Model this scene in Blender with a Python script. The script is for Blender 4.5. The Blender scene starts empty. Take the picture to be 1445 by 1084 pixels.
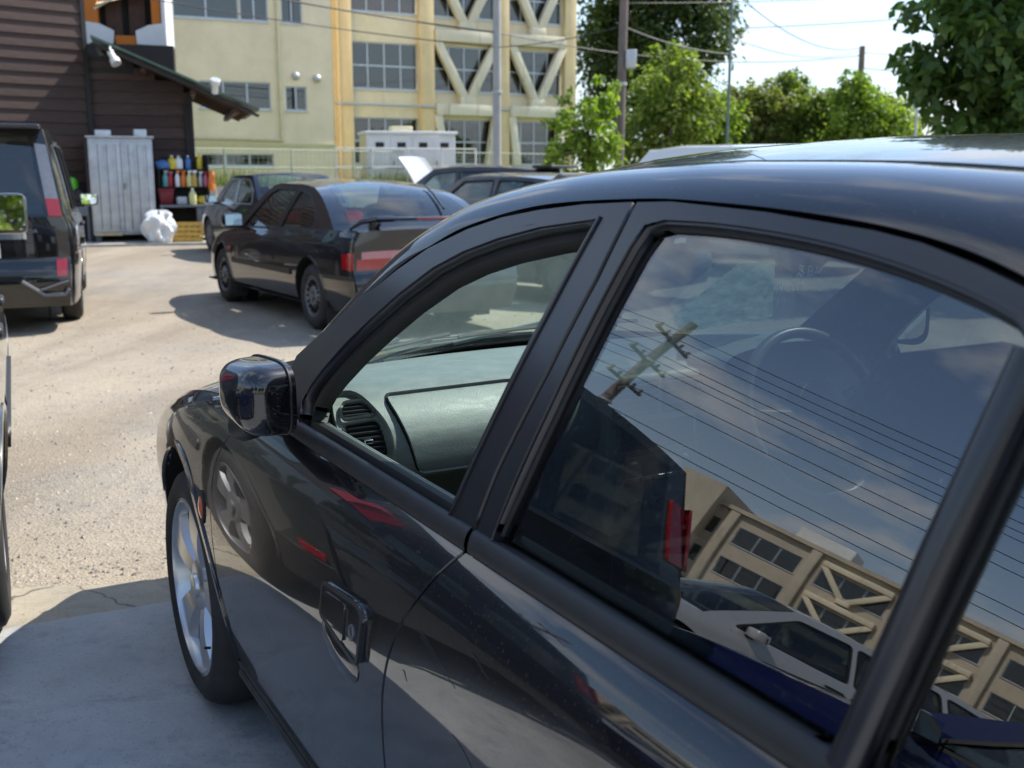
import bpy, bmesh, math, random
import numpy as np
from mathutils import Vector, Matrix
from mathutils.geometry import delaunay_2d_cdt, tessellate_polygon
random.seed(7); RNG = np.random.default_rng(7)
scn = bpy.context.scene
COL = scn.collection
R = math.radians
# ---------------------------------------------------------------- camera
cam_d = bpy.data.cameras.new('camera'); cam = bpy.data.objects.new('camera', cam_d); COL.objects.link(cam)
cam.location = (0, 0, 1.37); cam.rotation_euler = (R(90 - 10.9), 0, 0)
cam_d.sensor_width = 36; cam_d.lens = 36 * 1527 / 1445.0; cam_d.clip_start = .05; cam_d.clip_end = 3000
cam_d.dof.use_dof = True; cam_d.dof.focus_distance = 2.1; cam_d.dof.aperture_fstop = 6.5
scn.camera = cam
# ---------------------------------------------------------------- sky and sun
SUN_AZ, SUN_EL = R(61), R(51)          # azimuth clockwise from +Y
world = bpy.data.worlds.new('World'); scn.world = world; world.use_nodes = True
wn = world.node_tree; wn.nodes.clear()
def WN(t, **k):
    n = wn.nodes.new(t)
    for a, b in k.items(): setattr(n, a, b)
    return n
sky = WN('ShaderNodeTexSky', sky_type='NISHITA', sun_disc=False, sun_elevation=SUN_EL, sun_rotation=SUN_AZ, air_density=1.0, dust_density=.35, ozone_density=1.6)
tc = WN('ShaderNodeTexCoord'); sep = WN('ShaderNodeSeparateXYZ'); wn.links.new(tc.outputs['Generated'], sep.inputs[0])
zc = WN('ShaderNodeMath', operation='MAXIMUM'); wn.links.new(sep.outputs[2], zc.inputs[0]); zc.inputs[1].default_value = 0.0
za = WN('ShaderNodeMath', operation='ADD'); wn.links.new(zc.outputs[0], za.inputs[0]); za.inputs[1].default_value = 0.22
dx = WN('ShaderNodeMath', operation='DIVIDE'); wn.links.new(sep.outputs[0], dx.inputs[0]); wn.links.new(za.outputs[0], dx.inputs[1])
dy = WN('ShaderNodeMath', operation='DIVIDE'); wn.links.new(sep.outputs[1], dy.inputs[0]); wn.links.new(za.outputs[0], dy.inputs[1])
cmb = WN('ShaderNodeCombineXYZ'); wn.links.new(dx.outputs[0], cmb.inputs[0]); wn.links.new(dy.outputs[0], cmb.inputs[1])
nz = WN('ShaderNodeTexNoise'); nz.inputs['Scale'].default_value = 1.9; nz.inputs['Detail'].default_value = 9; nz.inputs['Roughness'].default_value = .56; nz.inputs['Distortion'].default_value = .25
wn.links.new(cmb.outputs[0], nz.inputs['Vector'])
rmp = WN('ShaderNodeValToRGB'); rmp.color_ramp.elements[0].position = .515; rmp.color_ramp.elements[0].color = (0, 0, 0, 1)
rmp.color_ramp.elements[1].position = .645; rmp.color_ramp.elements[1].color = (.88, .88, .88, 1)
wn.links.new(nz.outputs['Fac'], rmp.inputs['Fac'])
hz = WN('ShaderNodeMapRange'); hz.inputs[1].default_value = 0; hz.inputs[2].default_value = .34; hz.inputs[3].default_value = .88; hz.inputs[4].default_value = 0; wn.links.new(zc.outputs[0], hz.inputs[0])
hx = WN('ShaderNodeMixRGB'); wn.links.new(hz.outputs[0], hx.inputs['Fac']); wn.links.new(sky.outputs[0], hx.inputs['Color1']); hx.inputs['Color2'].default_value = (3.05, 3.6, 4.1, 1)
mx = WN('ShaderNodeMixRGB'); wn.links.new(rmp.outputs['Color'], mx.inputs['Fac']); wn.links.new(hx.outputs[0], mx.inputs['Color1'])
mx.inputs['Color2'].default_value = (4.9, 5.1, 5.4, 1)
bg = WN('ShaderNodeBackground'); bg.inputs['Strength'].default_value = .15; wn.links.new(mx.outputs[0], bg.inputs['Color'])
wo = WN('ShaderNodeOutputWorld'); wn.links.new(bg.outputs[0], wo.inputs['Surface'])
sun_d = bpy.data.lights.new('sun', 'SUN'); sun_d.energy = 4.2; sun_d.angle = R(.5); sun_d.color = (1, .955, .88)
sun = bpy.data.objects.new('sun', sun_d); COL.objects.link(sun)
sun_dir = Vector((math.sin(SUN_AZ) * math.cos(SUN_EL), math.cos(SUN_AZ) * math.cos(SUN_EL), math.sin(SUN_EL)))
sun.rotation_euler = sun_dir.to_track_quat('Z', 'Y').to_euler(); sun.location = (30, 20, 40)
vs = scn.view_settings; vs.view_transform = 'Standard'; vs.look = 'None'; vs.exposure = 0.9; vs.gamma = 1; vs.use_curve_mapping = False
# ---------------------------------------------------------------- materials
MATS = {}
class NT:
    def __init__(s, name):
        s.m = bpy.data.materials.new(name); s.m.use_nodes = True; s.t = s.m.node_tree; s.t.nodes.clear()
        s.out = s.n('ShaderNodeOutputMaterial'); MATS[name] = s.m
    def n(s, t, **k):
        q = s.t.nodes.new(t)
        for a, b in k.items(): setattr(q, a, b)
        return q
    def l(s, a, b): s.t.links.new(a, b)
    def bsdf(s, col=(.5, .5, .5), rough=.5, metal=0, coat=0, spec=.5, coat_rough=.03):
        b = s.n('ShaderNodeBsdfPrincipled'); b.inputs['Base Color'].default_value = (*col, 1)
        b.inputs['Roughness'].default_value = rough; b.inputs['Metallic'].default_value = metal
        b.inputs['Coat Weight'].default_value = coat; b.inputs['Coat Roughness'].default_value = coat_rough
        b.inputs['Specular IOR Level'].default_value = spec
        s.l(b.outputs[0], s.out.inputs['Surface']); return b
    def noise(s, scale, detail=4, rough=.55, coord='Object', stretch=None, dist=0):
        c = s.n('ShaderNodeTexCoord'); v = c.outputs[coord]
        if stretch:
            mp = s.n('ShaderNodeMapping'); mp.inputs['Scale'].default_value = stretch; s.l(v, mp.inputs[0]); v = mp.outputs[0]
        q = s.n('ShaderNodeTexNoise'); q.inputs['Scale'].default_value = scale; q.inputs['Detail'].default_value = detail
        q.inputs['Roughness'].default_value = rough; q.inputs['Distortion'].default_value = dist; s.l(v, q.inputs['Vector']); return q.outputs['Fac']
    def ramp(s, fac, stops):
        r = s.n('ShaderNodeValToRGB'); e = r.color_ramp.elements
        while len(e) < len(stops): e.new(.5)
        for i, (p, c) in enumerate(stops): e[i].position = p; e[i].color = (*c, 1) if len(c) == 3 else c
        s.l(fac, r.inputs['Fac']); return r.outputs['Color']
    def mix(s, fac, a, b, mode='MIX'):
        m = s.n('ShaderNodeMixRGB', blend_type=mode)
        for v, i in ((fac, 'Fac'), (a, 'Color1'), (b, 'Color2')):
            if isinstance(v, (int, float)): m.inputs[i].default_value = v
            elif isinstance(v, tuple): m.inputs[i].default_value = (*v, 1)
            else: s.l(v, m.inputs[i])
        return m.outputs[0]
    def bump(s, b, h, strength=.3, dist=.01):
        q = s.n('ShaderNodeBump'); q.inputs['Strength'].default_value = strength; q.inputs['Distance'].default_value = dist
        s.l(h, q.inputs['Height']); s.l(q.outputs[0], b.inputs['Normal']); return q
def M(name): return MATS[name]
def simple(name, col, rough=.5, metal=0, coat=0, var=.12, scale=6, bump=0, spec=.5, coat_rough=.03, bscale=60):
    t = NT(name); b = t.bsdf(col, rough, metal, coat, spec, coat_rough)
    if var:
        f = t.noise(scale, 6); lo = tuple(max(0, c * (1 - var)) for c in col); hi = tuple(min(1, c * (1 + var)) for c in col)
        t.l(t.ramp(f, [(.3, lo), (.7, hi)]), b.inputs['Base Color'])
    if bump: t.bump(b, t.noise(bscale, 3), bump, .004)
    return t.m
def paint(name, col, dust=.06, metal=0.0, rough=.3, flake=0, wear=.5, coat=1.0):
    """clear-coated body paint with a thin film of dust"""
    t = NT(name); b = t.bsdf(col, rough, metal, coat, .12 if max(col) < .1 else .4, .015)
    if max(col) < .1: b.inputs['Coat IOR'].default_value = 1.66
    n1 = t.noise(3.0, 8, .65); n2 = t.noise(190, 2, .5)
    sp = t.ramp(n2, [(.655, (0, 0, 0)), (.70, (9, 9, 9))]); d = t.ramp(n1, [(.35, (.25, .25, .25)), (.75, (1, 1, 1))])
    m1 = t.mix(1.0, sp, d, 'MULTIPLY'); s1 = t.mix(.75, d, m1, 'MIX')
    df = t.n('ShaderNodeBsdfDiffuse'); df.inputs[0].default_value = (.34, .31, .27, 1)
    ml = t.n('ShaderNodeMath', operation='MULTIPLY'); t.l(s1, ml.inputs[0]); ml.inputs[1].default_value = dust
    ms = t.n('ShaderNodeMixShader'); t.l(ml.outputs[0], ms.inputs[0]); t.l(b.outputs[0], ms.inputs[1]); t.l(df.outputs[0], ms.inputs[2]); t.l(ms.outputs[0], t.out.inputs['Surface'])
    cr = t.ramp(n1, [(.3, (.01,) * 3), (.8, (.045,) * 3)]); t.l(cr, b.inputs['Coat Roughness'])
    return t.m
def glass(name, tint, f0=.085, rough=0.0, dust=.01):
    t = NT(name); g = t.n('ShaderNodeNewGeometry'); dp = t.n('ShaderNodeVectorMath', operation='DOT_PRODUCT')
    t.l(g.outputs['Incoming'], dp.inputs[0]); t.l(g.outputs['Normal'], dp.inputs[1])
    ab = t.n('ShaderNodeMath', operation='ABSOLUTE'); t.l(dp.outputs['Value'], ab.inputs[0])
    om = t.n('ShaderNodeMath', operation='SUBTRACT'); om.inputs[0].default_value = 1; t.l(ab.outputs[0], om.inputs[1])
    pw = t.n('ShaderNodeMath', operation='POWER'); t.l(om.outputs[0], pw.inputs[0]); pw.inputs[1].default_value = 4.6
    ma = t.n('ShaderNodeMath', operation='MULTIPLY_ADD'); t.l(pw.outputs[0], ma.inputs[0]); ma.inputs[1].default_value = 1 - f0; ma.inputs[2].default_value = f0
    tr = t.n('ShaderNodeBsdfTransparent'); tr.inputs[0].default_value = (*tint, 1)
    gl = t.n('ShaderNodeBsdfGlossy'); gl.inputs['Roughness'].default_value = rough; gl.inputs['Color'].default_value = (1, 1, 1, 1)
    ms = t.n('ShaderNodeMixShader'); t.l(ma.outputs[0], ms.inputs[0]); t.l(tr.outputs[0], ms.inputs[1]); t.l(gl.outputs[0], ms.inputs[2])
    df = t.n('ShaderNodeBsdfDiffuse'); df.inputs[0].default_value = (.45, .43, .4, 1)
    n = t.noise(170, 3, .6); n0 = t.noise(5, 5, .6)
    dr = t.mix(1.0, t.ramp(n, [(.60, (.25,) * 3), (.68, (7,) * 3)]), t.ramp(n0, [(.35, (.3,) * 3), (.7, (1,) * 3)]), 'MULTIPLY')
    mu = t.n('ShaderNodeMath', operation='MULTIPLY'); t.l(dr, mu.inputs[0]); mu.inputs[1].default_value = dust
    m2 = t.n('ShaderNodeMixShader'); t.l(mu.outputs[0], m2.inputs[0]); t.l(ms.outputs[0], m2.inputs[1]); t.l(df.outputs[0], m2.inputs[2])
    t.l(m2.outputs[0], t.out.inputs['Surface']); return t.m
paint('black_paint', (.0035, .004, .006), .022)
paint('black_paint_far', (.004, .005, .008), .010)
paint('van_black', (.004, .004, .006), .010)
paint('sage_paint', (.030, .036, .035), .03)
paint('silver_paint', (.50, .51, .52), .03, .35, .3)
paint('blue_paint', (.006, .010, .06), .006)
paint('grey_paint', (.045, .042, .045), .06)
paint('white_paint', (.74, .75, .74), .04)
paint('brown_grey_paint', (.035, .03, .03), .04)
glass('windshield_glass', (.70, .86, .80), .08, dust=.05)
glass('tinted_glass', (.19, .215, .22), .135, dust=.010)
glass('clear_glass', (.72, .84, .79), .08, dust=.02)
glass('car_glass', (.22, .26, .25), .09, dust=.02)
glass('house_glass', (.20, .25, .27), .10, dust=.05)
simple('frame_paint', (.008, .009, .013), .30, 0, .15, .2, 20, spec=.62, coat_rough=.18)
simple('rubber', (.012, .012, .012), .62, var=.3, scale=40)
simple('trim_black', (.014, .0145, .0155), .5, var=.25, scale=30, bump=.05)
simple('gap_black', (.003, .003, .003), .9, var=0)
simple('skirt_plastic', (.022, .023, .025), .45, var=.25, scale=14)
simple('rim_sheen_grey', (.085, .088, .09), .38, var=.15, scale=30)  # lifted grey stands in for the highlight along the steering wheel rim
simple('chrome', (.75, .75, .76), .08, 1, var=0)
simple('alloy', (.56, .58, .60), .30, .85, .3, .06, 8)
simple('alloy_grey', (.16, .16, .17), .45, .6, 0, .1, 8)
simple('brake', (.10, .09, .085), .6, .6, 0, .3, 18)
simple('lamp_red', (.30, .006, .010), .12, 0, 1, .15, 30)
simple('lamp_pale', (.42, .17, .19), .15, 0, 1, .08, 30)
simple('lamp_clear', (.62, .64, .66), .10, .3, 1, .08, 30)
simple('lamp_smoke', (.20, .20, .21), .12, .4, 1, .1, 30)
simple('lamp_amber', (.62, .11, .045), .18, 0, 1, .15, 60)
simple('plate_white', (.72, .72, .70), .4, var=.04)
simple('mirror_glass', (.85, .87, .88), .02, 1, var=0)
simple('carpet', (.012, .012, .013), .95, var=.3, scale=50)
simple('seat_fabric', (.020, .021, .023), .9, var=.25, scale=70, bump=.2)
simple('headliner', (.16, .16, .155), .9, var=.08, scale=50)
simple('label_white', (.78, .78, .76), .6, var=.03)
t = NT('pale_speckled'); b = t.bsdf((.6, .66, .62), .7); tl = t.n('ShaderNodeBsdfTranslucent'); cc = t.ramp(t.noise(30, 5, .7), [(.35, (.42, .5, .46)), (.6, (.66, .74, .69))]); t.l(cc, tl.inputs['Color']); t.l(cc, b.inputs['Base Color']); ms = t.n('ShaderNodeMixShader'); ms.inputs[0].default_value = .6; t.l(b.outputs[0], ms.inputs[1]); t.l(tl.outputs[0], ms.inputs[2]); t.l(ms.outputs[0], t.out.inputs['Surface'])
t = NT('tyre'); b = t.bsdf((.018, .018, .018), .75); t.l(t.ramp(t.noise(9, 6, .7), [(.35, (.012, .012, .012)), (.7, (.035, .033, .03))]), b.inputs['Base Color'])
t.bump(b, t.noise(60, 3), .15, .004)
t = NT('dash_plastic'); b = t.bsdf((.115, .15, .145), .5); f = t.noise(7, 8, .7); g = t.noise(26, 4, .6, stretch=(1, 1, 5))
t.l(t.mix(.25, t.ramp(f, [(.3, (.165, .182, .176)), (.7, (.20, .217, .209))]), t.ramp(g, [(.4, (.143, .16, .154)), (.7, (.26, .278, .265))])), b.inputs['Base Color'])
t.l(t.ramp(g, [(.35, (.38,) * 3), (.7, (.58,) * 3)]), b.inputs['Roughness']); t.bump(b, t.noise(420, 2), .25, .002)
# roof panel: same black paint under a crust of pollen and dirt
t = NT('dirty_roof_paint'); b = t.bsdf((.0035, .004, .006), .3, 0, 1, .12, .02); b.inputs['Coat IOR'].default_value = 1.66
dn = t.noise(1.9, 9, .68, dist=.4); fn = t.noise(120, 3, .7)
mk_ = t.ramp(dn, [(.485, (.05,) * 3), (.56, (1,) * 3)]); mk2 = t.mix(1.0, mk_, t.ramp(fn, [(.36, (.1,) * 3), (.62, (1,) * 3)]), 'MULTIPLY')
df = t.n('ShaderNodeBsdfDiffuse'); df.inputs[0].default_value = (.21, .19, .14, 1)
ml = t.n('ShaderNodeMath', operation='MULTIPLY'); t.l(mk2, ml.inputs[0]); ml.inputs[1].default_value = .75
ms = t.n('ShaderNodeMixShader'); t.l(ml.outputs[0], ms.inputs[0]); t.l(b.outputs[0], ms.inputs[1]); t.l(df.outputs[0], ms.inputs[2]); t.l(ms.outputs[0], t.out.inputs['Surface'])
# ---------------------------------------------------------------- mesh helpers
def link(o, parent=None):
    COL.objects.link(o)
    if parent: o.parent = parent
    return o
def mesh_obj(name, verts, faces, mat, parent=None, smooth=True, normals=None, autosharp=None):
    if normals is not None:
        ff = []
        for q in faces:
            a, b, c = Vector(verts[q[0]]), Vector(verts[q[1]]), Vector(verts[q[2]]); g = (b - a).cross(c - a)
            if len(q) > 3 and g.length < 1e-12: g = (c - a).cross(Vector(verts[q[3]]) - a)
            m = Vector(normals[q[0]]) + Vector(normals[q[1]]) + Vector(normals[q[2]])
            ff.append(tuple(q) if g.dot(m) >= 0 else tuple(q)[::-1])
        faces = ff
    me = bpy.data.meshes.new(name); me.from_pydata([tuple(v) for v in verts], [], faces); me.update()
    if smooth: me.polygons.foreach_set('use_smooth', [True] * len(me.polygons))
    if normals is not None: me.normals_split_custom_set_from_vertices([tuple(n) for n in normals])
    elif smooth and autosharp: me.set_sharp_from_angle(angle=R(autosharp))
    if mat: me.materials.append(M(mat))
    return link(bpy.data.objects.new(name, me), parent)
def tag(o, label=None, cat=None, group=None, kind=None):
    for k, v in (('label', label), ('category', cat), ('group', group), ('kind', kind)):
        if v: o[k] = v
    return o
def empty(name, loc=(0, 0, 0), rz=0, label=None, cat=None, group=None):
    o = bpy.data.objects.new(name, None); o.location = loc; o.rotation_euler = (0, 0, rz); o.empty_display_size = .2
    link(o); return tag(o, label, cat, group)
class MB:
    """collects shapes into one mesh"""
    def __init__(s): s.v = []; s.f = []
    def add(s, v, f):
        o = len(s.v); s.v += [tuple(p) for p in v]; s.f += [tuple(i + o for i in q) for q in f]; return s
    def box(s, x0, x1, y0, y1, z0, z1, mat=None):
        p = [(x0, y0, z0), (x1, y0, z0), (x1, y1, z0), (x0, y1, z0), (x0, y0, z1), (x1, y0, z1), (x1, y1, z1), (x0, y1, z1)]
        if mat: p = [mat @ Vector(q) for q in p]
        return s.add(p, [(0, 3, 2, 1), (4, 5, 6, 7), (0, 1, 5, 4), (1, 2, 6, 5), (2, 3, 7, 6), (3, 0, 4, 7)])
    def bar(s, a, b, w, h=None, up=(0, 0, 1)):
        """rectangular bar from a to b"""
        a, b = Vector(a), Vector(b); d = (b - a); L = d.length; d.normalize(); h = h or w
        sx = d.cross(Vector(up)); sx = sx.normalized() if sx.length > 1e-5 else Vector((1, 0, 0)); sz = sx.cross(d)
        m = Matrix((sx, d, sz)).transposed().to_4x4(); m.translation = a
        return s.box(-w / 2, w / 2, 0, L, -h / 2, h / 2, m)
    def tube(s, pts, r, n=8, cap=True):
        pts = [Vector(p) for p in pts]; rr = r if isinstance(r, (list, tuple)) else [r] * len(pts)
        v = []; f = []; up = Vector((0, 0, 1)); prev = None
        for i, p in enumerate(pts):
            d = (pts[min(i + 1, len(pts) - 1)] - pts[max(i - 1, 0)]).normalized()
            if prev is None:
                a = d.cross(up); a = a.normalized() if a.length > 1e-3 else Vector((1, 0, 0))
            else:
                a = (prev - d * prev.dot(d)); a = a.normalized() if a.length > 1e-6 else Vector((1, 0, 0))
            prev = a; b = d.cross(a)
            v += [p + (a * math.cos(k / n * 2 * math.pi) + b * math.sin(k / n * 2 * math.pi)) * rr[i] for k in range(n)]
        for i in range(len(pts) - 1):
            for k in range(n):
                k2 = (k + 1) % n; f.append((i * n + k, i * n + k2, (i + 1) * n + k2, (i + 1) * n + k))
        if cap: f.append(tuple(range(n))[::-1]); f.append(tuple(range((len(pts) - 1) * n, len(pts) * n)))
        return s.add(v, f)
    def lathe(s, prof, n=40, axis='x', cx=0, cy=0, cz=0, sx=1):
        """prof: (radius, offset along axis)"""
        v = []; f = []
        for r, o in prof:
            for k in range(n):
                a = 2 * math.pi * k / n
                if axis == 'x': v.append((cx + o * sx, cy + r * math.cos(a), cz + r * math.sin(a)))
                elif axis == 'z': v.append((cx + r * math.cos(a), cy + r * math.sin(a), cz + o))
                else: v.append((cx + r * math.cos(a), cy + o, cz + r * math.sin(a)))
        m = len(prof)
        for i in range(m - 1):
            for k in range(n):
                k2 = (k + 1) % n; f.append((i * n + k, i * n + k2, (i + 1) * n + k2, (i + 1) * n + k))
        return s.add(v, f)
    def build(s, name, mat, parent=None, smooth=False, sharp=40, bevel=0, seg=2):
        o = mesh_obj(name, s.v, s.f, mat, parent, smooth or bevel > 0, None, sharp)
        if bevel:
            bm = bmesh.new(); bm.from_mesh(o.data); bmesh.ops.remove_doubles(bm, verts=bm.verts, dist=1e-5); bmesh.ops.recalc_face_normals(bm, faces=bm.faces)
            es = [e for e in bm.edges if len(e.link_faces) == 2 and e.calc_face_angle(0) > R(25)]
            bmesh.ops.bevel(bm, geom=es, offset=bevel, segments=seg, affect='EDGES', profile=.5, clamp_overlap=True)
            bm.to_mesh(o.data); bm.free(); o.data.polygons.foreach_set('use_smooth', [True] * len(o.data.polygons)); o.data.set_sharp_from_angle(angle=R(50))
        elif True:
            bm = bmesh.new(); bm.from_mesh(o.data); bmesh.ops.recalc_face_normals(bm, faces=bm.faces); bm.to_mesh(o.data); bm.free()
            if smooth: o.data.set_sharp_from_angle(angle=R(sharp))
        return o
def box_obj(name, x0, x1, y0, y1, z0, z1, mat, parent=None, bevel=0.0): return MB().box(x0, x1, y0, y1, z0, z1).build(name, mat, parent, bevel=bevel)
def catmull(P, n=6):
    P = [np.array(p, float) for p in P]; out = []
    for i in range(len(P) - 1):
        p0 = P[i - 1] if i > 0 else 2 * P[0] - P[1]; p1, p2 = P[i], P[i + 1]; p3 = P[i + 2] if i + 2 < len(P) else 2 * P[-1] - P[-2]
        for k in range(n):
            t = k / n; out.append(.5 * ((2 * p1) + (-p0 + p2) * t + (2 * p0 - 5 * p1 + 4 * p2 - p3) * t * t + (-p0 + 3 * p1 - 3 * p2 + p3) * t ** 3))
    out.append(P[-1]); return out
def pchip(xs, ys):
    """smooth monotone interpolation"""
    xs = np.array(xs, float); ys = np.array(ys, float); h = np.diff(xs); d = np.diff(ys) / h; m = np.zeros(len(xs))
    for i in range(1, len(xs) - 1):
        if d[i - 1] * d[i] > 0:
            w1, w2 = 2 * h[i] + h[i - 1], h[i] + 2 * h[i - 1]; m[i] = (w1 + w2) / (w1 / d[i - 1] + w2 / d[i])
    m[0], m[-1] = d[0], d[-1]
    xl, yl, hl, ml = xs.tolist(), ys.tolist(), h.tolist(), m.tolist()
    import bisect
    def f(x):
        if x <= xl[0]: return yl[0] + (x - xl[0]) * ml[0] * 0
        if x >= xl[-1]: return yl[-1]
        i = bisect.bisect_right(xl, x) - 1; t = (x - xl[i]) / hl[i]
        return yl[i] * (2 * t ** 3 - 3 * t * t + 1) + hl[i] * ml[i] * (t ** 3 - 2 * t * t + t) + yl[i + 1] * (-2 * t ** 3 + 3 * t * t) + hl[i] * ml[i + 1] * (t ** 3 - t * t)
    return f
def smoothpoly(pts, n=4, corners=()):
    return pts
def inpoly(p, poly):
    x, y = p; c = False; j = len(poly) - 1
    for i in range(len(poly)):
        xi, yi = poly[i]; xj, yj = poly[j]
        if (yi > y) != (yj > y) and x < (xj - xi) * (y - yi) / (yj - yi) + xi: c = not c
        j = i
    return c
def resample(poly, res):
    out = []
    for i in range(len(poly)):
        a, b = poly[i], poly[(i + 1) % len(poly)]; L = math.hypot(b[0] - a[0], b[1] - a[1]); n = max(1, int(math.ceil(L / res)))
        out += [(a[0] + (b[0] - a[0]) * k / n, a[1] + (b[1] - a[1]) * k / n) for k in range(n)]
    return out
def rcorner(poly, r, n=3):
    """round the corners of a polygon"""
    out = []
    for i in range(len(poly)):
        p = np.array(poly[i]); a = np.array(poly[i - 1]) - p; b = np.array(poly[(i + 1) % len(poly)]) - p
        la, lb = np.linalg.norm(a), np.linalg.norm(b); q = min(r, la * .45, lb * .45); A = p + a / la * q; B = p + b / lb * q
        for k in range(n + 1):
            t = k / n; out.append(tuple((1 - t) ** 2 * A + 2 * t * (1 - t) * p + t * t * B))
    return out
def patch(name, poly, fn, mat, parent=None, holes=(), res=.04, th=.012, flip=False, offset=0.0, roll=.0):
    """fill a 2-D outline, map it on the surface fn(a,b)->xyz with true surface normals, fold its edges inward"""
    loops = [resample(poly, res)] + [resample(h, res) for h in holes]
    pts = []; edges = []; idx = []
    for lp in loops:
        o = len(pts); pts += lp; n = len(lp); edges += [(o + i, o + (i + 1) % n) for i in range(n)]; idx.append(list(range(o, o + n)))
    xs = [p[0] for p in poly]; ys = [p[1] for p in poly]; bpt = np.array(pts)
    for a in np.arange(min(xs) + res * .5, max(xs), res):
        for b in np.arange(min(ys) + res * .5, max(ys), res):
            if inpoly((a, b), poly) and not any(inpoly((a, b), h) for h in holes) and np.min((bpt[:, 0] - a) ** 2 + (bpt[:, 1] - b) ** 2) > (res * .45) ** 2: pts.append((float(a), float(b)))
    vc, _, fc, ov, _, _ = delaunay_2d_cdt([Vector(p) for p in pts], edges, [], 0, 1e-6)
    fin = []
    for f in fc:
        c = (sum(vc[i][0] for i in f) / len(f), sum(vc[i][1] for i in f) / len(f))
        if inpoly(c, poly) and not any(inpoly(c, h) for h in holes): fin.append(tuple(f))
    P = []; Nn = []; e = 1e-3
    for q in vc:
        p = Vector(fn(q[0], q[1])); du = Vector(fn(q[0] + e, q[1])) - Vector(fn(q[0] - e, q[1])); dv = Vector(fn(q[0], q[1] + e)) - Vector(fn(q[0], q[1] - e))
        n = du.cross(dv).normalized(); n = -n if flip else n
        P.append(p + n * offset); Nn.append(n)
    if fin:
        a, b_, c = (P[i] for i in fin[0][:3])
        if (b_ - a).cross(c - a).dot(Nn[fin[0][0]]) < 0: fin = [t[::-1] for t in fin]
    fin = [f for f in fin if len(set(f)) == len(f)]
    inv = {}
    for i, l in enumerate(ov):
        for k in l: inv[k] = i
    verts = list(P); nrm = list(Nn)
    if th:
        cen = {}
        for f in fin:
            c = (P[f[0]] + P[f[1]] + P[f[2]]) / 3
            for i in f: cen.setdefault(i, []).append(c)
        for lp in idx:
            ids = [inv[k] for k in lp if k in inv]; n = len(ids); o = len(verts)
            for k in range(n):
                i = ids[k]; tn = (P[ids[(k + 1) % n]] - P[ids[k - 1]]); en = tn.cross(Nn[i]); en = en.normalized() if en.length > 1e-9 else Nn[i]
                if i in cen and en.dot(P[i] - sum(cen[i], Vector()) / len(cen[i])) < 0: en = -en
                verts += [P[i], P[i] - Nn[i] * th]; nrm += [(en + Nn[i] * .6).normalized(), en]
            for k in range(n):
                k2 = (k + 1) % n; fin.append((o + 2 * k, o + 2 * k + 1, o + 2 * k2 + 1, o + 2 * k2))
    return mesh_obj(name, verts, fin, mat, parent, True, nrm)
def grid(name, f, ns, nt, mat, parent=None, s=(0, 1), t=(0, 1), flip=False, offset=0.0, th=0.0, closed_t=False):
    S = np.linspace(s[0], s[1], ns + 1); T = np.linspace(t[0], t[1], nt + 1); P = []; Nn = []; e = 1e-3
    for a in S:
        for b in T:
            p = Vector(f(a, b)); a1, a2 = min(a + e, 1.0 if s[1] <= 1 else s[1] + e), a - e
            du = Vector(f(a + e, b)) - Vector(f(a - e, b)); dv = Vector(f(a, b + e)) - Vector(f(a, b - e)); n = du.cross(dv)
            n = n.normalized() if n.length > 1e-12 else Vector((0, 0, 1)); n = -n if flip else n
            P.append(p + n * offset); Nn.append(n)
    F = []; w = nt + 1
    for i in range(ns):
        for j in range(nt):
            q = (i * w + j, i * w + j + 1, (i + 1) * w + j + 1, (i + 1) * w + j); F.append(q if flip else q[::-1])
    if th:
        ring = [i * w for i in range(ns + 1)] + [ns * w + j for j in range(1, nt + 1)] + [i * w + nt for i in range(ns - 1, -1, -1)] + [j for j in range(nt - 1, 0, -1)]
        o = len(P); n = len(ring)
        ext = [(P[i], P[i] - Nn[i] * th, (P[ring[(k + 1) % n]] - P[ring[k - 1]]).cross(Nn[i])) for k, i in enumerate(ring)]
        for a, b, c in ext:
            c = c.normalized() if c.length > 1e-9 else Vector((0, 0, 1)); P += [a, b]; Nn += [c, c]
        for k in range(n): F.append((o + 2 * k, o + 2 * k + 1, o + 2 * ((k + 1) % n) + 1, o + 2 * ((k + 1) % n)))
    return mesh_obj(name, P, F, mat, parent, True, Nn)
def copy_tree(o, parent=None):
    c = o.copy(); COL.objects.link(c); c.parent = parent
    for ch in [q for q in bpy.data.objects if q.parent == o]: copy_tree(ch, c)
    return c
# ================================================================= near black sedan
HX, HY = (np.array([math.sin(R(-29)), math.cos(R(-29))]) * 2.75 + np.array([-math.cos(R(-29)), math.sin(R(-29))]) * -1.396)
hero = empty('black_sedan', (HX, HY, 0), R(29), 'dusty black four-door sedan with its front passenger window rolled down', 'car')
zf = pchip([-3.7, -3.3, -2.7, -2.3, -.7, -.45, -.15, .1, .35, .6, .8, .95], [.90, .93, .925, .895, .893, .885, .855, .815, .755, .675, .60, .55])
secL = pchip([.10, .2, .27, .36, .48, .62, .72, .80, .832, .856, .876, .893, .93], [.775, .795, .812, .832, .848, .856, .852, .843, .8345, .823, .809, .792, .75])
def planH(u):
    f = 1.0
    if u > -.55: f -= .045 * ((u + .55) / .95) ** 2
    if u > .42: f -= .75 * (u - .42) ** 2
    if u < -2.5: f -= .06 * ((-2.5 - u) / 1.0) ** 2
    if u < -3.1: f -= .5 * (-3.1 - u) ** 2
    return f
def SL(u, z):
    k = zf(u)
    if z > .5: z = .5 + (z - .5) * (.893 - .5) / (k - .5)
    bul = .010 * math.exp(-((u) / .36) ** 2 - ((z - .52) / .22) ** 2)
    return secL(z) * planH(u) + bul
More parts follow.
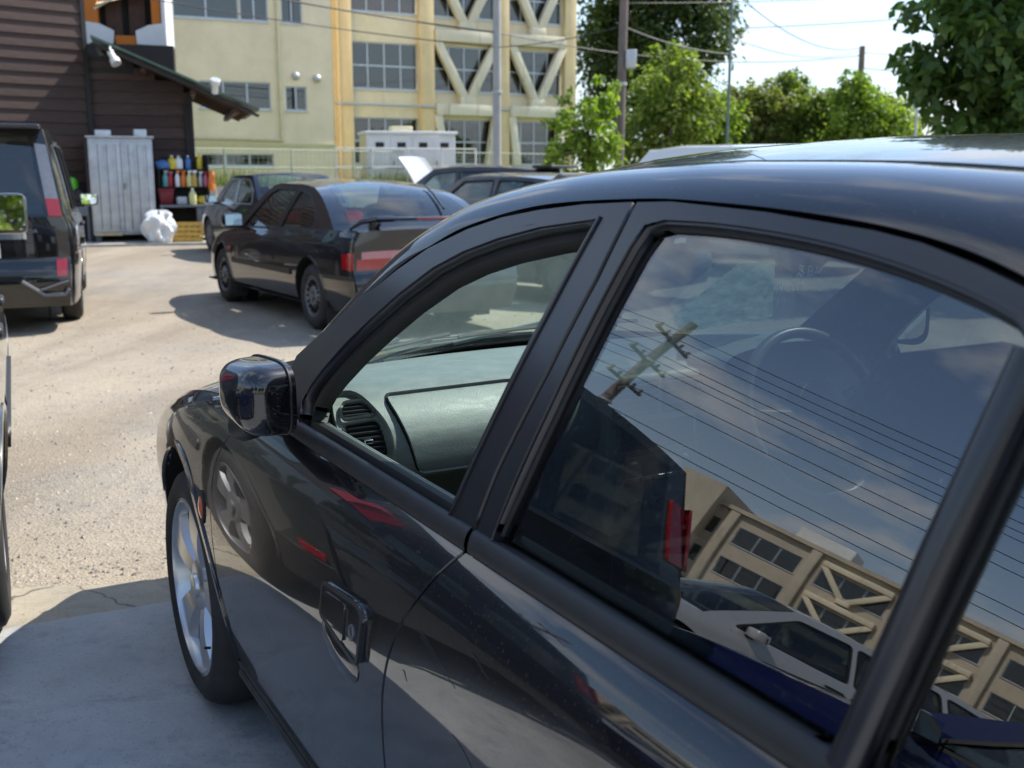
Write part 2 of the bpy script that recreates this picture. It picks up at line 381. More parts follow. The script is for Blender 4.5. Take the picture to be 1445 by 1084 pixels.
_zz = np.linspace(.86, 1.6, 149); _tt = np.interp(_zz, [.86, .92, 1.05, 1.34, 1.5], [.23, .262, .343, .51, .7])
_vv = .801 - np.concatenate([[0], np.cumsum((_tt[1:] + _tt[:-1]) / 2 * np.diff(_zz))])
_su = pchip(_zz[::8], _vv[::8])
def SU(u, z):
    w = 1.0
    if u > -.9: w -= .05 * ((u + .9) / .5) ** 2 * .5
    if u < -2.3: w -= .06 * (u + 2.3) ** 2
    return _su(z) * w
def LOW(sd, off=0.0): return lambda u, z: (-sd * (SL(u, z) + off), u, z)
def UP(sd, off=0.0): return lambda u, z: (-sd * (SU(u, z) + off), u, z)
gapR = [(-1.548, .893), (-1.492, .818), (-1.452, .771), (-1.415, .712), (-1.394, .656), (-1.385, .598), (-1.378, .5), (-1.372, .36), (-1.372, .265)]
gapF = [(-.605, .893), (-.525, .845), (-.455, .79), (-.408, .73), (-.386, .66), (-.380, .59), (-.376, .5), (-.368, .4), (-.36, .265)]
gapQ = [(-2.60, .893), (-2.585, .80), (-2.52, .72), (-2.40, .645), (-2.30, .54), (-2.245, .42), (-2.225, .265)]
gR = [tuple(p) for p in catmull(gapR, 4)]; gF = [tuple(p) for p in catmull(gapF, 4)]; gQ = [tuple(p) for p in catmull(gapQ, 4)]
def sh(l, d): return [(u + d, z) for u, z in l]
WB = -2.62; ARC = .372
def arch(cx, a0, a1, r=ARC, n=22, cz=.315): return [(cx + r * math.cos(R(a0 + (a1 - a0) * k / n)), cz + r * math.sin(R(a0 + (a1 - a0) * k / n))) for k in range(n + 1)]
def wheel_parts(parent, x, y, r, sx, style='five', rimr=.228, wdt=.205, mat='alloy', name='wheel'):
    """x: outer face; sx: +1 outward is +x"""
    w = empty_part(name, (x, y, r), parent)
    hw = wdt
    prof = [(rimr - .004, -hw + .012), (rimr + .012, -hw + .002), (r - .045, -hw), (r - .018, -hw + .014), (r - .003, -hw + .04), (r, -hw + .06), (r, -.06), (r - .003, -.04), (r - .018, -.014), (r - .045, .001), (rimr + .03, .003), (rimr + .010, -.004), (rimr - .002, -.012)]
    ty = MB().lathe(prof, 64, 'x', 0, 0, 0, sx); 
    for o in np.linspace(-hw + .05, -.05, 4): pass
    ty.build('tyre', 'tyre', w, smooth=True, sharp=60)
    rb = MB().lathe([(rimr, -.004), (rimr + .006, -.008), (rimr - .006, -.006), (rimr - .014, -.018), (rimr - .02, -.10), (rimr - .03, -hw + .02)], 56, 'x', 0, 0, 0, sx)
    if style == 'five':
        for k in range(5):
            a = R(90 + 72 * k + 10); n = 7; V = []
            for i in range(n + 1):
                q = i / n; rad = .045 + (rimr - .055) * q; wd = .036 + .042 * q ** 1.7; ox = -.018 - .014 * (1 - q) + .010 * math.sin(q * math.pi)
                c, s = math.cos(a), math.sin(a)
                for (tw, dx_) in ((-1, -.022), (-.72, 0), (.72, 0), (1, -.022)):
                    V.append(((ox + dx_) * sx, rad * c - tw * wd * s, rad * s + tw * wd * c))
            F = [(i * 4 + j, i * 4 + j + 1, i * 4 + 5 + j, i * 4 + 4 + j) for i in range(n) for j in range(3)]
            rb.add(V, F)
        rb.lathe([(.075, -.06), (.07, -.03), (.06, -.022), (.034, -.02), (.031, -.012), (.02, -.010), (.0, -.010)], 30, 'x', 0, 0, 0, sx)
    elif style == 'steel':
        rb.lathe([(rimr - .012, -.015), (rimr - .03, -.02), (rimr - .05, -.035), (.10, -.03), (.085, -.012), (.05, -.012), (.035, -.02), (.03, .0), (0, .0)], 40, 'x', 0, 0, 0, sx)
    else:
        rb.lathe([(rimr - .012, -.012), (rimr - .04, -.016), (.06, -.02), (.05, -.006), (0, -.004)], 40, 'x', 0, 0, 0, sx)
    rb.build('rim', mat, w, smooth=True, sharp=35)
    if style == 'steel':
        hb = MB()
        for k in range(16):
            a = 2 * math.pi * k / 16; hb.box(-.012, .002, -.009, .009, -.022, .022, Matrix.Translation((-.026 * sx, (rimr - .055) * math.cos(a), (rimr - .055) * math.sin(a))) @ Matrix.Rotation(a - math.pi / 2, 4, 'X'))
        tag(hb.build('vent_slot', 'gap_black', w), kind='stuff')
    if style == 'five':
        MB().lathe([(.02, -.085), (rimr - .045, -.085), (rimr - .045, -.07), (.02, -.07)], 40, 'x', 0, 0, 0, sx).build('brake_disc', 'brake', w, smooth=True)
        vb = MB(); vb.tube([(-.014 * sx, -.158, -.11), (.002 * sx, -.155, -.108)], .0035, 6); vb.build('valve', 'rubber', w)
        for k in range(5):
            a = R(90 + 72 * k + 46); MB().lathe([(.010, -.03), (.010, -.008), (.006, -.004), (0, -.004)], 8, 'x', -.022 * sx, .050 * math.cos(a), .050 * math.sin(a), sx).build('wheel_nut', 'alloy_grey', w)
    return w
def empty_part(name, loc, parent):
    o = bpy.data.objects.new(name, None); o.location = loc; o.empty_display_size = .1; return link(o, parent)
R0 = [(-.555, .885), (-.66, .955), (-.805, 1.056), (-.94, 1.148), (-1.066, 1.228), (-1.16, 1.27), (-1.26, 1.305), (-1.444, 1.339), (-1.668, 1.352), (-1.802, 1.351), (-1.967, 1.343), (-2.101, 1.329), (-2.212, 1.303), (-2.35, 1.248), (-2.5, 1.158), (-2.68, 1.0), (-2.76, .90)]
R1 = [(-.47, .725, .895), (-.585, .708, .972), (-.735, .682, 1.074), (-.88, .652, 1.170), (-1.01, .618, 1.252), (-1.11, .59, 1.299), (-1.22, .560, 1.338), (-1.42, .52, 1.372), (-1.66, .505, 1.385), (-1.80, .505, 1.3855), (-1.967, .505, 1.383), (-2.10, .505, 1.376), (-2.21, .505, 1.367), (-2.36, .51, 1.345), (-2.58, .535, 1.255), (-2.85, .58, 1.045), (-2.95, .60, .955)]
R0 = [(u, z - (.009 if u < -.8 else .004)) for u, z in R0]
NS = 5; C0 = catmull([(u, SU(u, z), z) for u, z in R0], NS); C1 = catmull(R1, NS)
def crv(C, s):
    s = min(max(s, 0), .999999) * (len(C) - 1); i = int(s); return C[i] + (C[i + 1] - C[i]) * (s - i)
def crv_s(C, s):
    # quadratic smoothing of the polyline for clean normals
    h = .35 / (len(C) - 1); return (crv(C, s - h) + 2 * crv(C, s) + crv(C, s + h)) / 4
K = len(R0) - 1
front_outline = sh(gR, .003)[::-1]
fr_frame = [(-.668, .915), (-.735, 1.026), (-.90, 1.118), (-1.075, 1.214), (-1.16, 1.254), (-1.27, 1.289), (-1.36, 1.309), (-1.454, 1.322), (-1.56, 1.332), (-1.664, 1.337), (-1.651, 1.246), (-1.618, 1.128), (-1.571, .995), (-1.552, .915)]
fr_hole = [(-.852, .915), (-.842, .955), (-.862, .985), (-.897, 1.018), (-.965, 1.072), (-1.04, 1.124), (-1.12, 1.175), (-1.211, 1.224), (-1.29, 1.253), (-1.377, 1.276), (-1.48, 1.296), (-1.606, 1.312), (-1.573, 1.202), (-1.528, 1.06), (-1.482, .915)]
rr_frame = [(-1.562, .915), (-1.581, .995), (-1.628, 1.128), (-1.661, 1.246), (-1.674, 1.337), (-1.74, 1.339), (-1.809, 1.336), (-1.90, 1.332), (-1.974, 1.326), (-2.05, 1.320), (-2.108, 1.312), (-2.17, 1.298), (-2.235, 1.280), (-2.32, 1.248), (-2.4, 1.205), (-2.48, 1.148), (-2.55, 1.08), (-2.63, .99), (-2.615, .915)]
rr_hole = [(-1.606, .915), (-1.630, 1.0), (-1.654, 1.084), (-1.670, 1.15), (-1.685, 1.213), (-1.703, 1.285), (-1.714, 1.308), *[tuple(p) for p in catmull([(-1.745, 1.3145), (-1.825, 1.3145), (-1.90, 1.3115), (-1.987, 1.305), (-2.06, 1.296), (-2.121, 1.2855), (-2.18, 1.2725), (-2.222, 1.260)], 3)], (-2.237, 1.250), (-2.240, 1.235), (-2.226, 1.137), (-2.208, 1.042), (-2.186, .932), (-2.182, .915)]
rr_quarter = [(-2.216, .915), (-2.243, 1.106), (-2.258, 1.225), (-2.30, 1.205), (-2.42, 1.115), (-2.53, 1.0), (-2.52, .915)]
def inset(poly, d):
    c = np.mean(np.array(poly), axis=0); out = []
    n = len(poly)
    for i in range(n):
        a, b, p = np.array(poly[i - 1]), np.array(poly[(i + 1) % n]), np.array(poly[i]); tn = b - a; nn = np.array([-tn[1], tn[0]]) / (np.linalg.norm(tn) + 1e-9)
        if np.dot(nn, c - p) < 0: nn = -nn
        out.append(tuple(p + nn * d))
    return out
def door_handle(parent, sd, u0, z0):
    pl = rcorner([(u0 - .0, z0 - .028), (u0 - .012, z0 + .034), (u0 - .165, z0 + .048), (u0 - .188, z0 + .036), (u0 - .172, z0 - .045), (u0 - .155, z0 - .052)], .014)
    h = patch('handle', pl, LOW(sd), 'black_paint', parent, res=.015, th=.012, flip=sd > 0, offset=.008)
    patch('handle_rim', pl, LOW(sd), 'trim_black', h, [inset(pl, .006)], res=.015, th=.006, flip=sd > 0, offset=.0105)
    fl = rcorner([(u0 - .012, z0 - .018), (u0 - .022, z0 + .022), (u0 - .120, z0 + .032), (u0 - .112, z0 - .034)], .010)
    patch('pull_flap', fl, LOW(sd), 'black_paint', h, res=.02, th=.005, flip=sd > 0, offset=.0115)
    ky = [(u0 - .147 + .010 * math.cos(a), z0 - .004 + .013 * math.sin(a)) for a in np.linspace(0, 2 * math.pi, 14)[:-1]]
    patch('key_lock', ky, LOW(sd), 'alloy_grey', h, [inset(ky, .003)], res=.02, th=.004, flip=sd > 0, offset=.0115)
    # scooped cup under the flap
    cu_, cz_ = u0 - .072, z0 - .060; ca, sa = math.cos(R(8)), math.sin(R(8)); cup = [(cu_ + .082 * ca * math.cos(a) - .040 * sa * math.sin(a), cz_ + .082 * sa * math.cos(a) + .040 * ca * math.sin(a)) for a in np.linspace(0, 2 * math.pi, 30)[:-1]]
    def cf(u, z):
        p, q = (u - cu_) * ca + (z - cz_) * sa, -(u - cu_) * sa + (z - cz_) * ca; r2 = (p / .082) ** 2 + (q / .040) ** 2; return (-sd * (SL(u, z) + .0095 * max(0, 1 - r2) ** .8), u, z)
    patch('pull_cup', cup, cf, 'black_paint', h, res=.010, th=.003, flip=sd > 0, offset=.0015)
for sd in (1, -1):
    fl = sd > 0
    # front fender
    top = [(u, zf(u)) for u in np.linspace(.80, -.60, 24)]
    out = [(-.357, .265)] + [(u + .004, z) for u, z in gF[::-1]][1:-1] + top[::-1] + [(.80, .52), (.60, .50)] + arch(0, 32, 190, n=26) + [(-.362, .255)]
    fd = patch('front_fender', out, LOW(sd), 'black_paint', hero, res=.028, th=.022, flip=fl)
    lip = arch(0, 28, 196, ARC + .016, 30); lip2 = arch(0, 196, 28, ARC - .002, 30)
    patch('arch_lip', lip + lip2, LOW(sd), 'black_paint', fd, res=.02, th=.02, flip=fl, offset=.0045)
    rp = [(-.297 + .026 * math.cos(a), .617 + .040 * math.sin(a)) for a in np.linspace(0, 2 * math.pi, 20)[:-1]]
    q = patch('side_indicator', rp, LOW(sd), 'rubber', fd, res=.03, th=.006, flip=fl, offset=.004)
    patch('amber_lens', inset(rp, .004), lambda u, z, sd=sd: (-sd * (SL(u, z) + .008 - ((u + .297) / .05) ** 2 * .02 - ((z - .617) / .06) ** 2 * .02), u, z), 'lamp_amber', q, res=.012, th=.004, flip=fl)
    # bumper corner
    bo = [(.60, .50), (.80, .52), (.80, zf(.80)), (.95, zf(.95)), (.95, .20), (.38, .20)] + arch(0, -15, 32, n=8)
    patch('front_bumper', bo, LOW(sd), 'black_paint', hero, res=.03, th=.02, flip=fl)
    # doors
    out = sh(gF, -.004) + sh(gR, .004)[::-1]
    d1 = patch('front_door', out, LOW(sd), 'black_paint', hero, res=.025, th=.02, flip=fl)
    door_handle(d1, sd, -1.140, .694)
    patch('window_frame', fr_frame, UP(sd), 'frame_paint', d1, [fr_hole], res=.03, th=.022, flip=fl, offset=.004)
    fh = [(u, z if z > .925 else .905) for u, z in inset(fr_hole, .012)]
    patch('window_seal', [(u, z if z > .925 else .900) for u, z in inset(fr_hole, -.006)], UP(sd), 'rubber', d1, [fh], res=.03, th=.03, flip=fl, offset=-.016)
    out = sh(gR, -.004) + sh(gQ, .004)[::-1]
    d2 = patch('rear_door', out, LOW(sd), 'black_paint', hero, res=.025, th=.02, flip=fl)
    if sd < 0: door_handle(d2, sd, -2.14, .72)
    else: door_handle(d2, sd, -2.30, .735)
    patch('window_frame', rr_frame, UP(sd), 'frame_paint', d2, [rr_hole, rr_quarter], res=.03, th=.022, flip=fl, offset=.004)
    patch('window_seal', inset(rr_hole, -.004), UP(sd), 'rubber', d2, [inset(rr_hole, .004)], res=.03, th=.02, flip=fl, offset=-.004)
    patch('window_seal', inset(rr_quarter, -.004), UP(sd), 'rubber', d2, [inset(rr_quarter, .008)], res=.03, th=.02, flip=fl, offset=-.004)
    patch('frame_lip', inset(rr_hole, -.0085), UP(sd), 'frame_paint', d2, [inset(rr_hole, -.003)], res=.03, th=.004, flip=fl, offset=.0075)
    patch('frame_lip', inset(fr_hole, -.0085), UP(sd), 'frame_paint', d1, [inset(fr_hole, -.003)], res=.03, th=.004, flip=fl, offset=.0075)
    patch('side_window', inset(rr_hole, .004), UP(sd), 'tinted_glass', d2, res=.025, th=0, flip=fl, offset=-.010)
    patch('quarter_window', inset(rr_quarter, .004), UP(sd), 'tinted_glass', d2, res=.03, th=0, flip=fl, offset=-.010)
    dv = [(-2.199, .915), (-2.215, 1.0), (-2.228, 1.09), (-2.238, 1.16), (-2.247, 1.24)]
    MB().tube([(-sd * (SU(u, z) + .004), u, z) for u, z in dv], .0165, 14).build('window_divider', 'frame_paint', d2, smooth=True)
    if sd < 0: patch('side_window', inset(fr_hole, .004), UP(sd), 'clear_glass', d1, res=.03, th=0, flip=fl, offset=-.02)
    # belt mouldings: rounded rubber strip and bright edge under it
    for dd, (ua, ub) in ((d1, (-.60, -1.551)), (d2, (-1.561, -2.612))):
        def bf(s, t, ua=ua, ub=ub, sd=sd):
            u = ua + (ub - ua) * s; a = math.pi * t; z = .906 - .0165 * math.cos(a)
            return (-sd * (SU(u, z) + .002 + .010 * max(0, math.sin(a)) ** .7), u, z)
        grid('belt_moulding', bf, 30, 8, 'trim_black', dd, flip=not fl, t=(.02, .98))
    # sill and skirt
    out = [(-.372, .262), (-2.215, .262), (-2.21, .15), (-.60, .13), (-.42, .15), (-.366, .20)]
    patch('side_sill', out, lambda u, z, sd=sd: (-sd * (SL(u, z) + .004 - .6 * max(0, .20 - z)), u, z), 'skirt_plastic', hero, res=.04, th=.03, flip=fl)
    def sk(s, t, sd=sd):
        u = -.40 - 1.8 * s; a = math.pi * t; z = .236 - .012 * math.cos(a); return (-sd * (SL(u, z) + .004 + .010 * math.sin(a)), u, z)
    grid('sill_rib', sk, 20, 6, 'skirt_plastic', hero, flip=not fl)
    # rear quarter
    top = [(u, zf(u)) for u in np.linspace(-2.61, -3.55, 12)]
    out = top + [(-3.6, .8), (-3.6, .25), (-3.02, .25)] + arch(WB, -8, 152, n=24) + sh(gQ, -.004)[::-1][3:]
    out = [p for i, p in enumerate(out)]
    patch('rear_quarter', out, LOW(sd), 'black_paint', hero, res=.05, th=.02, flip=fl)
    # dark structure behind the door gaps
    ib = [(-.34, .25), (-.36, .45), (-.40, .70), (-.56, .872)] + [(-2.62, .872), (-2.50, .70), (-2.24, .5), (-2.2, .25)]
    patch('body_inner', ib, LOW(sd), 'gap_black', hero, res=.12, th=0, flip=fl, offset=-.03)
    og = [(-.60, .90)] + [(u, z) for u, z in R0[1:-2]] + [(-2.66, .90)]
    patch('door_aperture', og, UP(sd), 'gap_black', hero, [inset(fr_hole, -.012), inset(rr_hole, -.010), inset(rr_quarter, -.008)], res=.05, th=.012, flip=fl, offset=-.024)
    # cant rail from the windscreen foot over the doors to the rear
    def rail(s, t, sd=sd):
        a, c = crv_s(C0, s), crv_s(C1, s); m = (a + c) / 2; bl = .028 * min(1, .35 + max(0, (m[2] - .9)) * 1.6)
        p = (1 - t) ** 2 * a + t * t * c + 2 * t * (1 - t) * (m + np.array([0.006, bl * .9, bl * .9])); return (-sd * p[1], p[0], p[2])
    rl = grid('roof_rail', rail, 90, 10, 'black_paint', hero, flip=not fl, th=.010)
    def rinner(s, t, sd=sd):
        a, c = crv_s(C0, s), crv_s(C1, s); p = a + (c - a) * t + np.array([0, -.035, -.022]) + np.array([0, -.02, -.012]) * math.sin(math.pi * t); return (-sd * p[1], p[0], p[2])
    grid('pillar_trim', rinner, 30, 4, 'trim_black', hero, flip=not fl, s=(0, 7.6 / K), t=(-.33, 1.05)); grid('pillar_trim', rinner, 34, 4, 'trim_black', hero, flip=not fl, s=(7.6 / K, 1), t=(.05, 1.05))
    # drip moulding line beside the roof sheet
    MB().tube([(-sd * (p[1] + .0), p[0], p[2] - .0005) for p in [crv_s(C1, q) for q in np.linspace(6.4 / K, 12.6 / K, 40)]], .0028, 6).build('roof_moulding', 'rubber', hero, smooth=True)
    # wheels and housings
    for ax in (0, WB):
        wheel_parts(hero, -sd * .838, ax, .315, -sd)
        def wa(s, t, ax=ax, sd=sd):
            a = R(-12 + 204 * s); r = ARC - .003; u = ax + r * math.cos(a); z = .315 + r * math.sin(a); v = (SL(u, max(z, .2)) - .004) * (1 - t) + .55 * t; return (-sd * v, u, z)
        grid('wheel_housing', wa, 24, 3, 'gap_black', hero, flip=fl)
        MB().lathe([(.02, 0), (ARC, 0)], 24, 'x', -sd * .56, ax, .315).build('wheel_housing', 'gap_black', hero)
# hood, windscreen, roof, rear window, boot lid, bumpers
def hoodf(s, t):
    tt = 2 * t - 1; bow = .23 * (1 - tt * tt); u = (-.47 + bow) + (.80 + .10 * (1 - tt * tt) - (-.47 + bow)) * s; ue = min(max(-.47 + (1.27) * s, -.6), .80)
    v = tt * (SL(ue, zf(ue)) - .003); cr = .062 * (1 - abs(tt) ** 2.6) * (1 - .35 * s); return (-v, u, zf(ue) + .001 + cr)
grid('hood', hoodf, 40, 36, 'black_paint', hero, th=.015)
def nosef(s, t):
    tt = 2 * t - 1; z = .20 + (zf(.80) + .062 * .65 * (1 - abs(tt) ** 2.6) - .20) * s
    zc = .20 + (zf(.80) - .2) * s; u = .80 + .12 * (1 - tt * tt) + .05 * math.sin(math.pi * s) * 1.0; return (-tt * SL(.80, zc), u, z)
nose = grid('front_fascia', nosef, 14, 24, 'black_paint', hero, flip=True)
grid('grille', nosef, 3, 10, 'gap_black', hero, s=(.66, .88), t=(.32, .68), offset=.006, th=.02, flip=True)
for a, b_ in ((.03, .27), (.73, .97)): grid('headlight', nosef, 4, 8, 'lamp_clear', hero, s=(.68, .93), t=(a, b_), offset=.006, th=.02, flip=True)
grid('number_plate', nosef, 2, 6, 'plate_white', hero, s=(.38, .62), t=(.42, .58), offset=.012, th=.012, flip=True)
def acr(C, s0, s1, bow0, bow1, cr0, cr1, ex=2.0):
    def f(s, t):
        tt = 2 * t - 1; p = crv_s(C, (s0 + (s1 - s0) * s) / K); w = 1 - abs(tt) ** ex; return (-tt * p[1], p[0] + (bow0 + (bow1 - bow0) * s) * w, p[2] + (cr0 + (cr1 - cr0) * s) * w)
    return f
wsf = acr(C1, 0.05, 6.25, .20, .075, .03, .042)
ws = grid('windshield', wsf, 30, 30, 'windshield_glass', hero, offset=-.004, flip=True)
grid('windshield_border', wsf, 2, 30, 'gap_black', ws, s=(0, .055), offset=-.009, flip=True)
grid('windshield_border', wsf, 2, 30, 'gap_black', ws, s=(.955, 1), offset=-.009, flip=True)
rff = acr(C1, 6.25, 13, .075, -.06, .042, .036, 2.6)
rf = grid('roof', rff, 44, 44, 'dirty_roof_paint', hero, th=.01, flip=True)
grid('headliner', rff, 12, 14, 'headliner', rf, offset=-.035, flip=True)
grid('rear_window', acr(C1, 13, 15.95, -.06, -.16, .036, .02), 16, 20, 'tinted_glass', hero)
def deckf(s, t):
    tt = 2 * t - 1; bow = -.16 * (1 - tt * tt); u0 = -2.93 + bow; u = u0 + (-3.6 - .05 * (1 - tt * tt) - u0) * s; ue = -2.93 - .67 * s
    return (-tt * SL(ue, zf(ue)), u, zf(ue) + .035 * (1 - tt * tt))
grid('boot_lid', deckf, 14, 20, 'black_paint', hero, flip=True, th=.012)
def sidedeck(s, t, sd=1):
    return (0, 0, 0)
def tailf(s, t):
    tt = 2 * t - 1; z = .25 + (zf(-3.6) + .035 * (1 - tt * tt) - .25) * s; zc = .25 + (zf(-3.6) - .25) * s; return (-tt * SL(-3.6, zc), -3.6 - .05 * (1 - tt * tt) - .05 * math.sin(math.pi * s), z)
grid('rear_bumper', tailf, 12, 20, 'black_paint', hero)
for a, b_ in ((.01, .24), (.76, .99)): grid('tail_light', tailf, 4, 8, 'lamp_red', hero, s=(.68, .95), t=(a, b_), offset=.006, th=.015)
box_obj('underbody', -.72, .72, -3.4, .7, .17, .19, 'gap_black', hero)
box_obj('floor', -.70, .70, -2.5, -.45, .28, .30, 'carpet', hero)
box_obj('bulkhead', -.72, .72, -.44, -.42, .25, .86, 'gap_black', hero)
# cowl with slotted grille and wipers
def cowl(s, t):
    tt = 2 * t - 1; bow = (.20 + .075 * s) * (1 - tt * tt); return (-tt * (.735 + .03 * s), -.48 + .10 * s + bow, .882 + .025 * (1 - tt * tt) - .012 * s)
grid('cowl', cowl, 4, 30, 'trim_black', hero)
cs = MB()
for k in range(70):
    tt = -.2 + 1.05 * k / 70; x = -tt * .7; bow = .245 * (1 - tt * tt); cs.box(x - .003, x + .003, -.44 + bow, -.405 + bow, .895 + .024 * (1 - tt * tt), .901 + .024 * (1 - tt * tt))
cs.build('cowl_grille', 'skirt_plastic', hero)
for (t0, t1) in ((.78, .36), (.30, -.42)):
    pts = [Vector(wsf(.075 + .05 * math.sin(q * 2.2), .5 - (t0 + (t1 - t0) * q) / 2 * -1 - 0)) for q in np.linspace(0, 1, 14)]
    pts = []
    for q in np.linspace(0, 1, 14):
        tt = t0 + (t1 - t0) * q; p = Vector(wsf(.075 + .035 * q, (1 + tt) / 2)); pts.append(p + Vector((0, .012, .012)))
    wp = MB().tube(pts, .0055, 6).build('wiper', 'trim_black', hero, smooth=True)
    a = pts[0] + Vector((0, .03, -.02)); MB().bar(a, pts[7] + Vector((0, .012, .012)), .012, .008).build('wiper_arm', 'alloy_grey', wp)
# mirrors: left folded against the door, right opened
def mirror_at(sd, cu, cv, cz, rot, parent):
    m = Matrix.Translation((-sd * cv, cu, cz)) @ Matrix.Rotation(rot, 4, 'Z')
    V = []; n, k = 40, 56; F = []
    for i in range(n + 1):
        a = i / n
        for j in range(k):
            b = 2 * math.pi * j / k; c, s = math.cos(b), math.sin(b)
            e = 2 / 3.9; sy = math.copysign(abs(c) ** e, c); sz = math.copysign(abs(s) ** e, s)
            # shell from the flat back (a=0) to the domed front (a=1)
            r = (1 - max(0, (a - .25) / .75) ** 3.4) ** .5 if a < 1 else 0.0
            ln = .094 * (1 - .10 * a) ; ht = .060
            V.append(m @ Vector((-sd * (-.045 + .10 * a), (sy * ln * r + .018 * (1 - a)), sz * ht * r * (1 - .12 * sy) + .006 * sy)))
    for i in range(n):
        for j in range(k): F.append((i * k + j, i * k + (j + 1) % k, (i + 1) * k + (j + 1) % k, (i + 1) * k + j))
    mb = MB().add(V, F); o = mb.build('door_mirror', 'black_paint', parent, smooth=True, sharp=70)
    rim = MB(); rp = []
    for j in range(72):
        b = 2 * math.pi * j / 72; c, s = math.cos(b), math.sin(b); e = 2 / 3.9; sy = math.copysign(abs(c) ** e, c); sz = math.copysign(abs(s) ** e, s); rp.append(m @ Vector((sd * .034, sy * .095 + .016, sz * .061 * (1 - .12 * sy) + .006 * sy)))
    rim.tube(rp + rp[:1], .0022, 6, False).build('shell_seam', 'trim_black', o, smooth=True)
    gv = [m @ Vector((sd * .046, .018, .0))]
    for j in range(28):
        b = 2 * math.pi * j / 28; c, s = math.cos(b), math.sin(b); e = 2 / 3.9; sy = math.copysign(abs(c) ** e, c); sz = math.copysign(abs(s) ** e, s); gv.append(m @ Vector((sd * .046, sy * .084 + .018, sz * .052)))
    MB().add(gv, [(0, 1 + j, 1 + (j + 1) % 28) for j in range(28)]).build('mirror_glass', 'mirror_glass', o)
    # foot that carries the shell
    ft = MB(); a = Vector((-sd * SU(-.70, .925), -.70, .928)); b2 = m @ Vector((0, .06, -.066)); ft.tube([a, (a + b2) / 2 + Vector((0, 0, -.012)), b2, b2 + Vector((0, -.05, .01))], [.03, .028, .03, .018], 12).build('mirror_foot', 'trim_black', o, smooth=True)
    return o
mirror_at(1, -.893, .885, .990, R(6), hero)
mirror_at(-1, -.70, .93, .99, R(62), hero)
# ---------------------------------------------------------------- sedan interior
DPu = pchip([.74, .77, .785, .82, .86, .90, .935, .955, .963], [-.70, -.80, -.845, -.866, -.862, -.838, -.795, -.75, -.70])   # face of the dash: z -> u
def dash_face(v, z): return (-v, DPu(z) + .05 * (1 - (v / .75) ** 2) * 0 , z)
prof = [(-.40, .905), (-.48, .935), (-.58, .955), (-.70, .963), (-.75, .955), (-.795, .935), (-.838, .90), (-.862, .86), (-.866, .82), (-.845, .785), (-.80, .77), (-.70, .74), (-.62, .62)]
pc = catmull(prof, 4)
def dashf(s, t):
    p = crv(pc, s); tt = 2 * t - 1; k = 1 - abs(tt) ** 6 * .05; fw = max(0, (p[0] + .78) / .4); e = max(0, abs(tt) - .90) / .10
    return (-tt * .735, p[0] + .16 * (1 - tt * tt) * fw ** 1.5 + .03 * e * e * (1 - fw), p[1] - .02 * e * e * fw + .012 * (1 - tt * tt) * fw)
dash = grid('dashboard', dashf, 52, 40, 'dash_plastic', hero, flip=True)
# glovebox lid with a dark joint round it
ob = rcorner([(.605, .945), (.30, .948), (.235, .935), (.285, .795), (.565, .795)], .022, 5)
def face_l(off): return lambda v, z: (-v, DPu(z) - off, z)
patch('lid_joint', ob, face_l(.0025), 'gap_black', dash, res=.02, th=0)
lid = patch('airbag_lid', inset(ob, .0035), face_l(.0055), 'dash_plastic', dash, res=.015, th=.006, flip=False)
def text_mesh(body, size, mat, parent, matrix, name='lettering', extrude=.0006, shear=0.0):
    cu = bpy.data.curves.new(name, 'FONT'); cu.body = body; cu.size = size; cu.extrude = extrude; cu.shear = shear; cu.align_x = 'CENTER'
    o = bpy.data.objects.new(name, cu); COL.objects.link(o); bpy.context.view_layer.update()
    me = bpy.data.meshes.new_from_object(o.evaluated_get(bpy.context.evaluated_depsgraph_get())); bpy.data.objects.remove(o); me.transform(matrix); me.materials.clear(); me.materials.append(M(mat))
    return link(bpy.data.objects.new(name, me), parent)
# text frame facing rearward (-Y): x right as seen by a viewer looking forward is +x
FACE = Matrix(((1, 0, 0, 0), (0, 0, 1, 0), (0, 1, 0, 0), (0, 0, 0, 1)))
def face_m(x, y, z): return Matrix.Translation((x, y, z)) @ Matrix.Rotation(R(90), 4, 'X')
text_mesh('SRS AIRBAG', .015, 'trim_black', dash, face_m(-.385, DPu(.815) - .0062, .812))
# side vent: bezel, two louvred openings, thumb wheel
VD = -.006
bz = rcorner([(.722, .925 + VD), (.705, .952 + VD), (.655, .955 + VD), (.618, .90 + VD), (.614, .815 + VD), (.655, .808 + VD), (.72, .85 + VD)], .022, 4)
vent = patch('side_vent', bz, face_l(.006), 'dash_plastic', dash, res=.015, th=.012)
patch('vent_joint', inset(bz, -.003), face_l(.0022), 'gap_black', vent, res=.02, th=0)
up_h = rcorner([(.706, .918 + VD), (.695, .940 + VD), (.648, .941 + VD), (.637, .921 + VD)], .012, 3); lo_h = rcorner([(.708, .908 + VD), (.636, .911 + VD), (.627, .848 + VD), (.700, .856 + VD)], .010, 3)
for hh, zs in ((up_h, np.linspace(.918, .930, 3)), (lo_h, np.linspace(.852, .897, 6))):
    patch('vent_opening', hh, face_l(.0072), 'gap_black', vent, res=.02, th=0)
    patch('vent_rim', inset(hh, -.003), face_l(.010), 'dash_plastic', vent, [hh], res=.02, th=.008)
    for z in zs:
        xs = [p[0] for p in hh]; a, b_ = min(xs) + .004, max(xs) - .006
        MB().box(-b_, -a, DPu(z) - .013, DPu(z) - .002, z - .0018, z + .0018).build('louvre', 'skirt_plastic', vent)
box_obj('vent_knob', -.675, -.657, DPu(.874) - .018, DPu(.874) - .010, .870, .878, 'chrome', vent, bevel=.002)
tw = rcorner([(.690, .838), (.645, .835), (.645, .822), (.690, .828)], .004, 2)
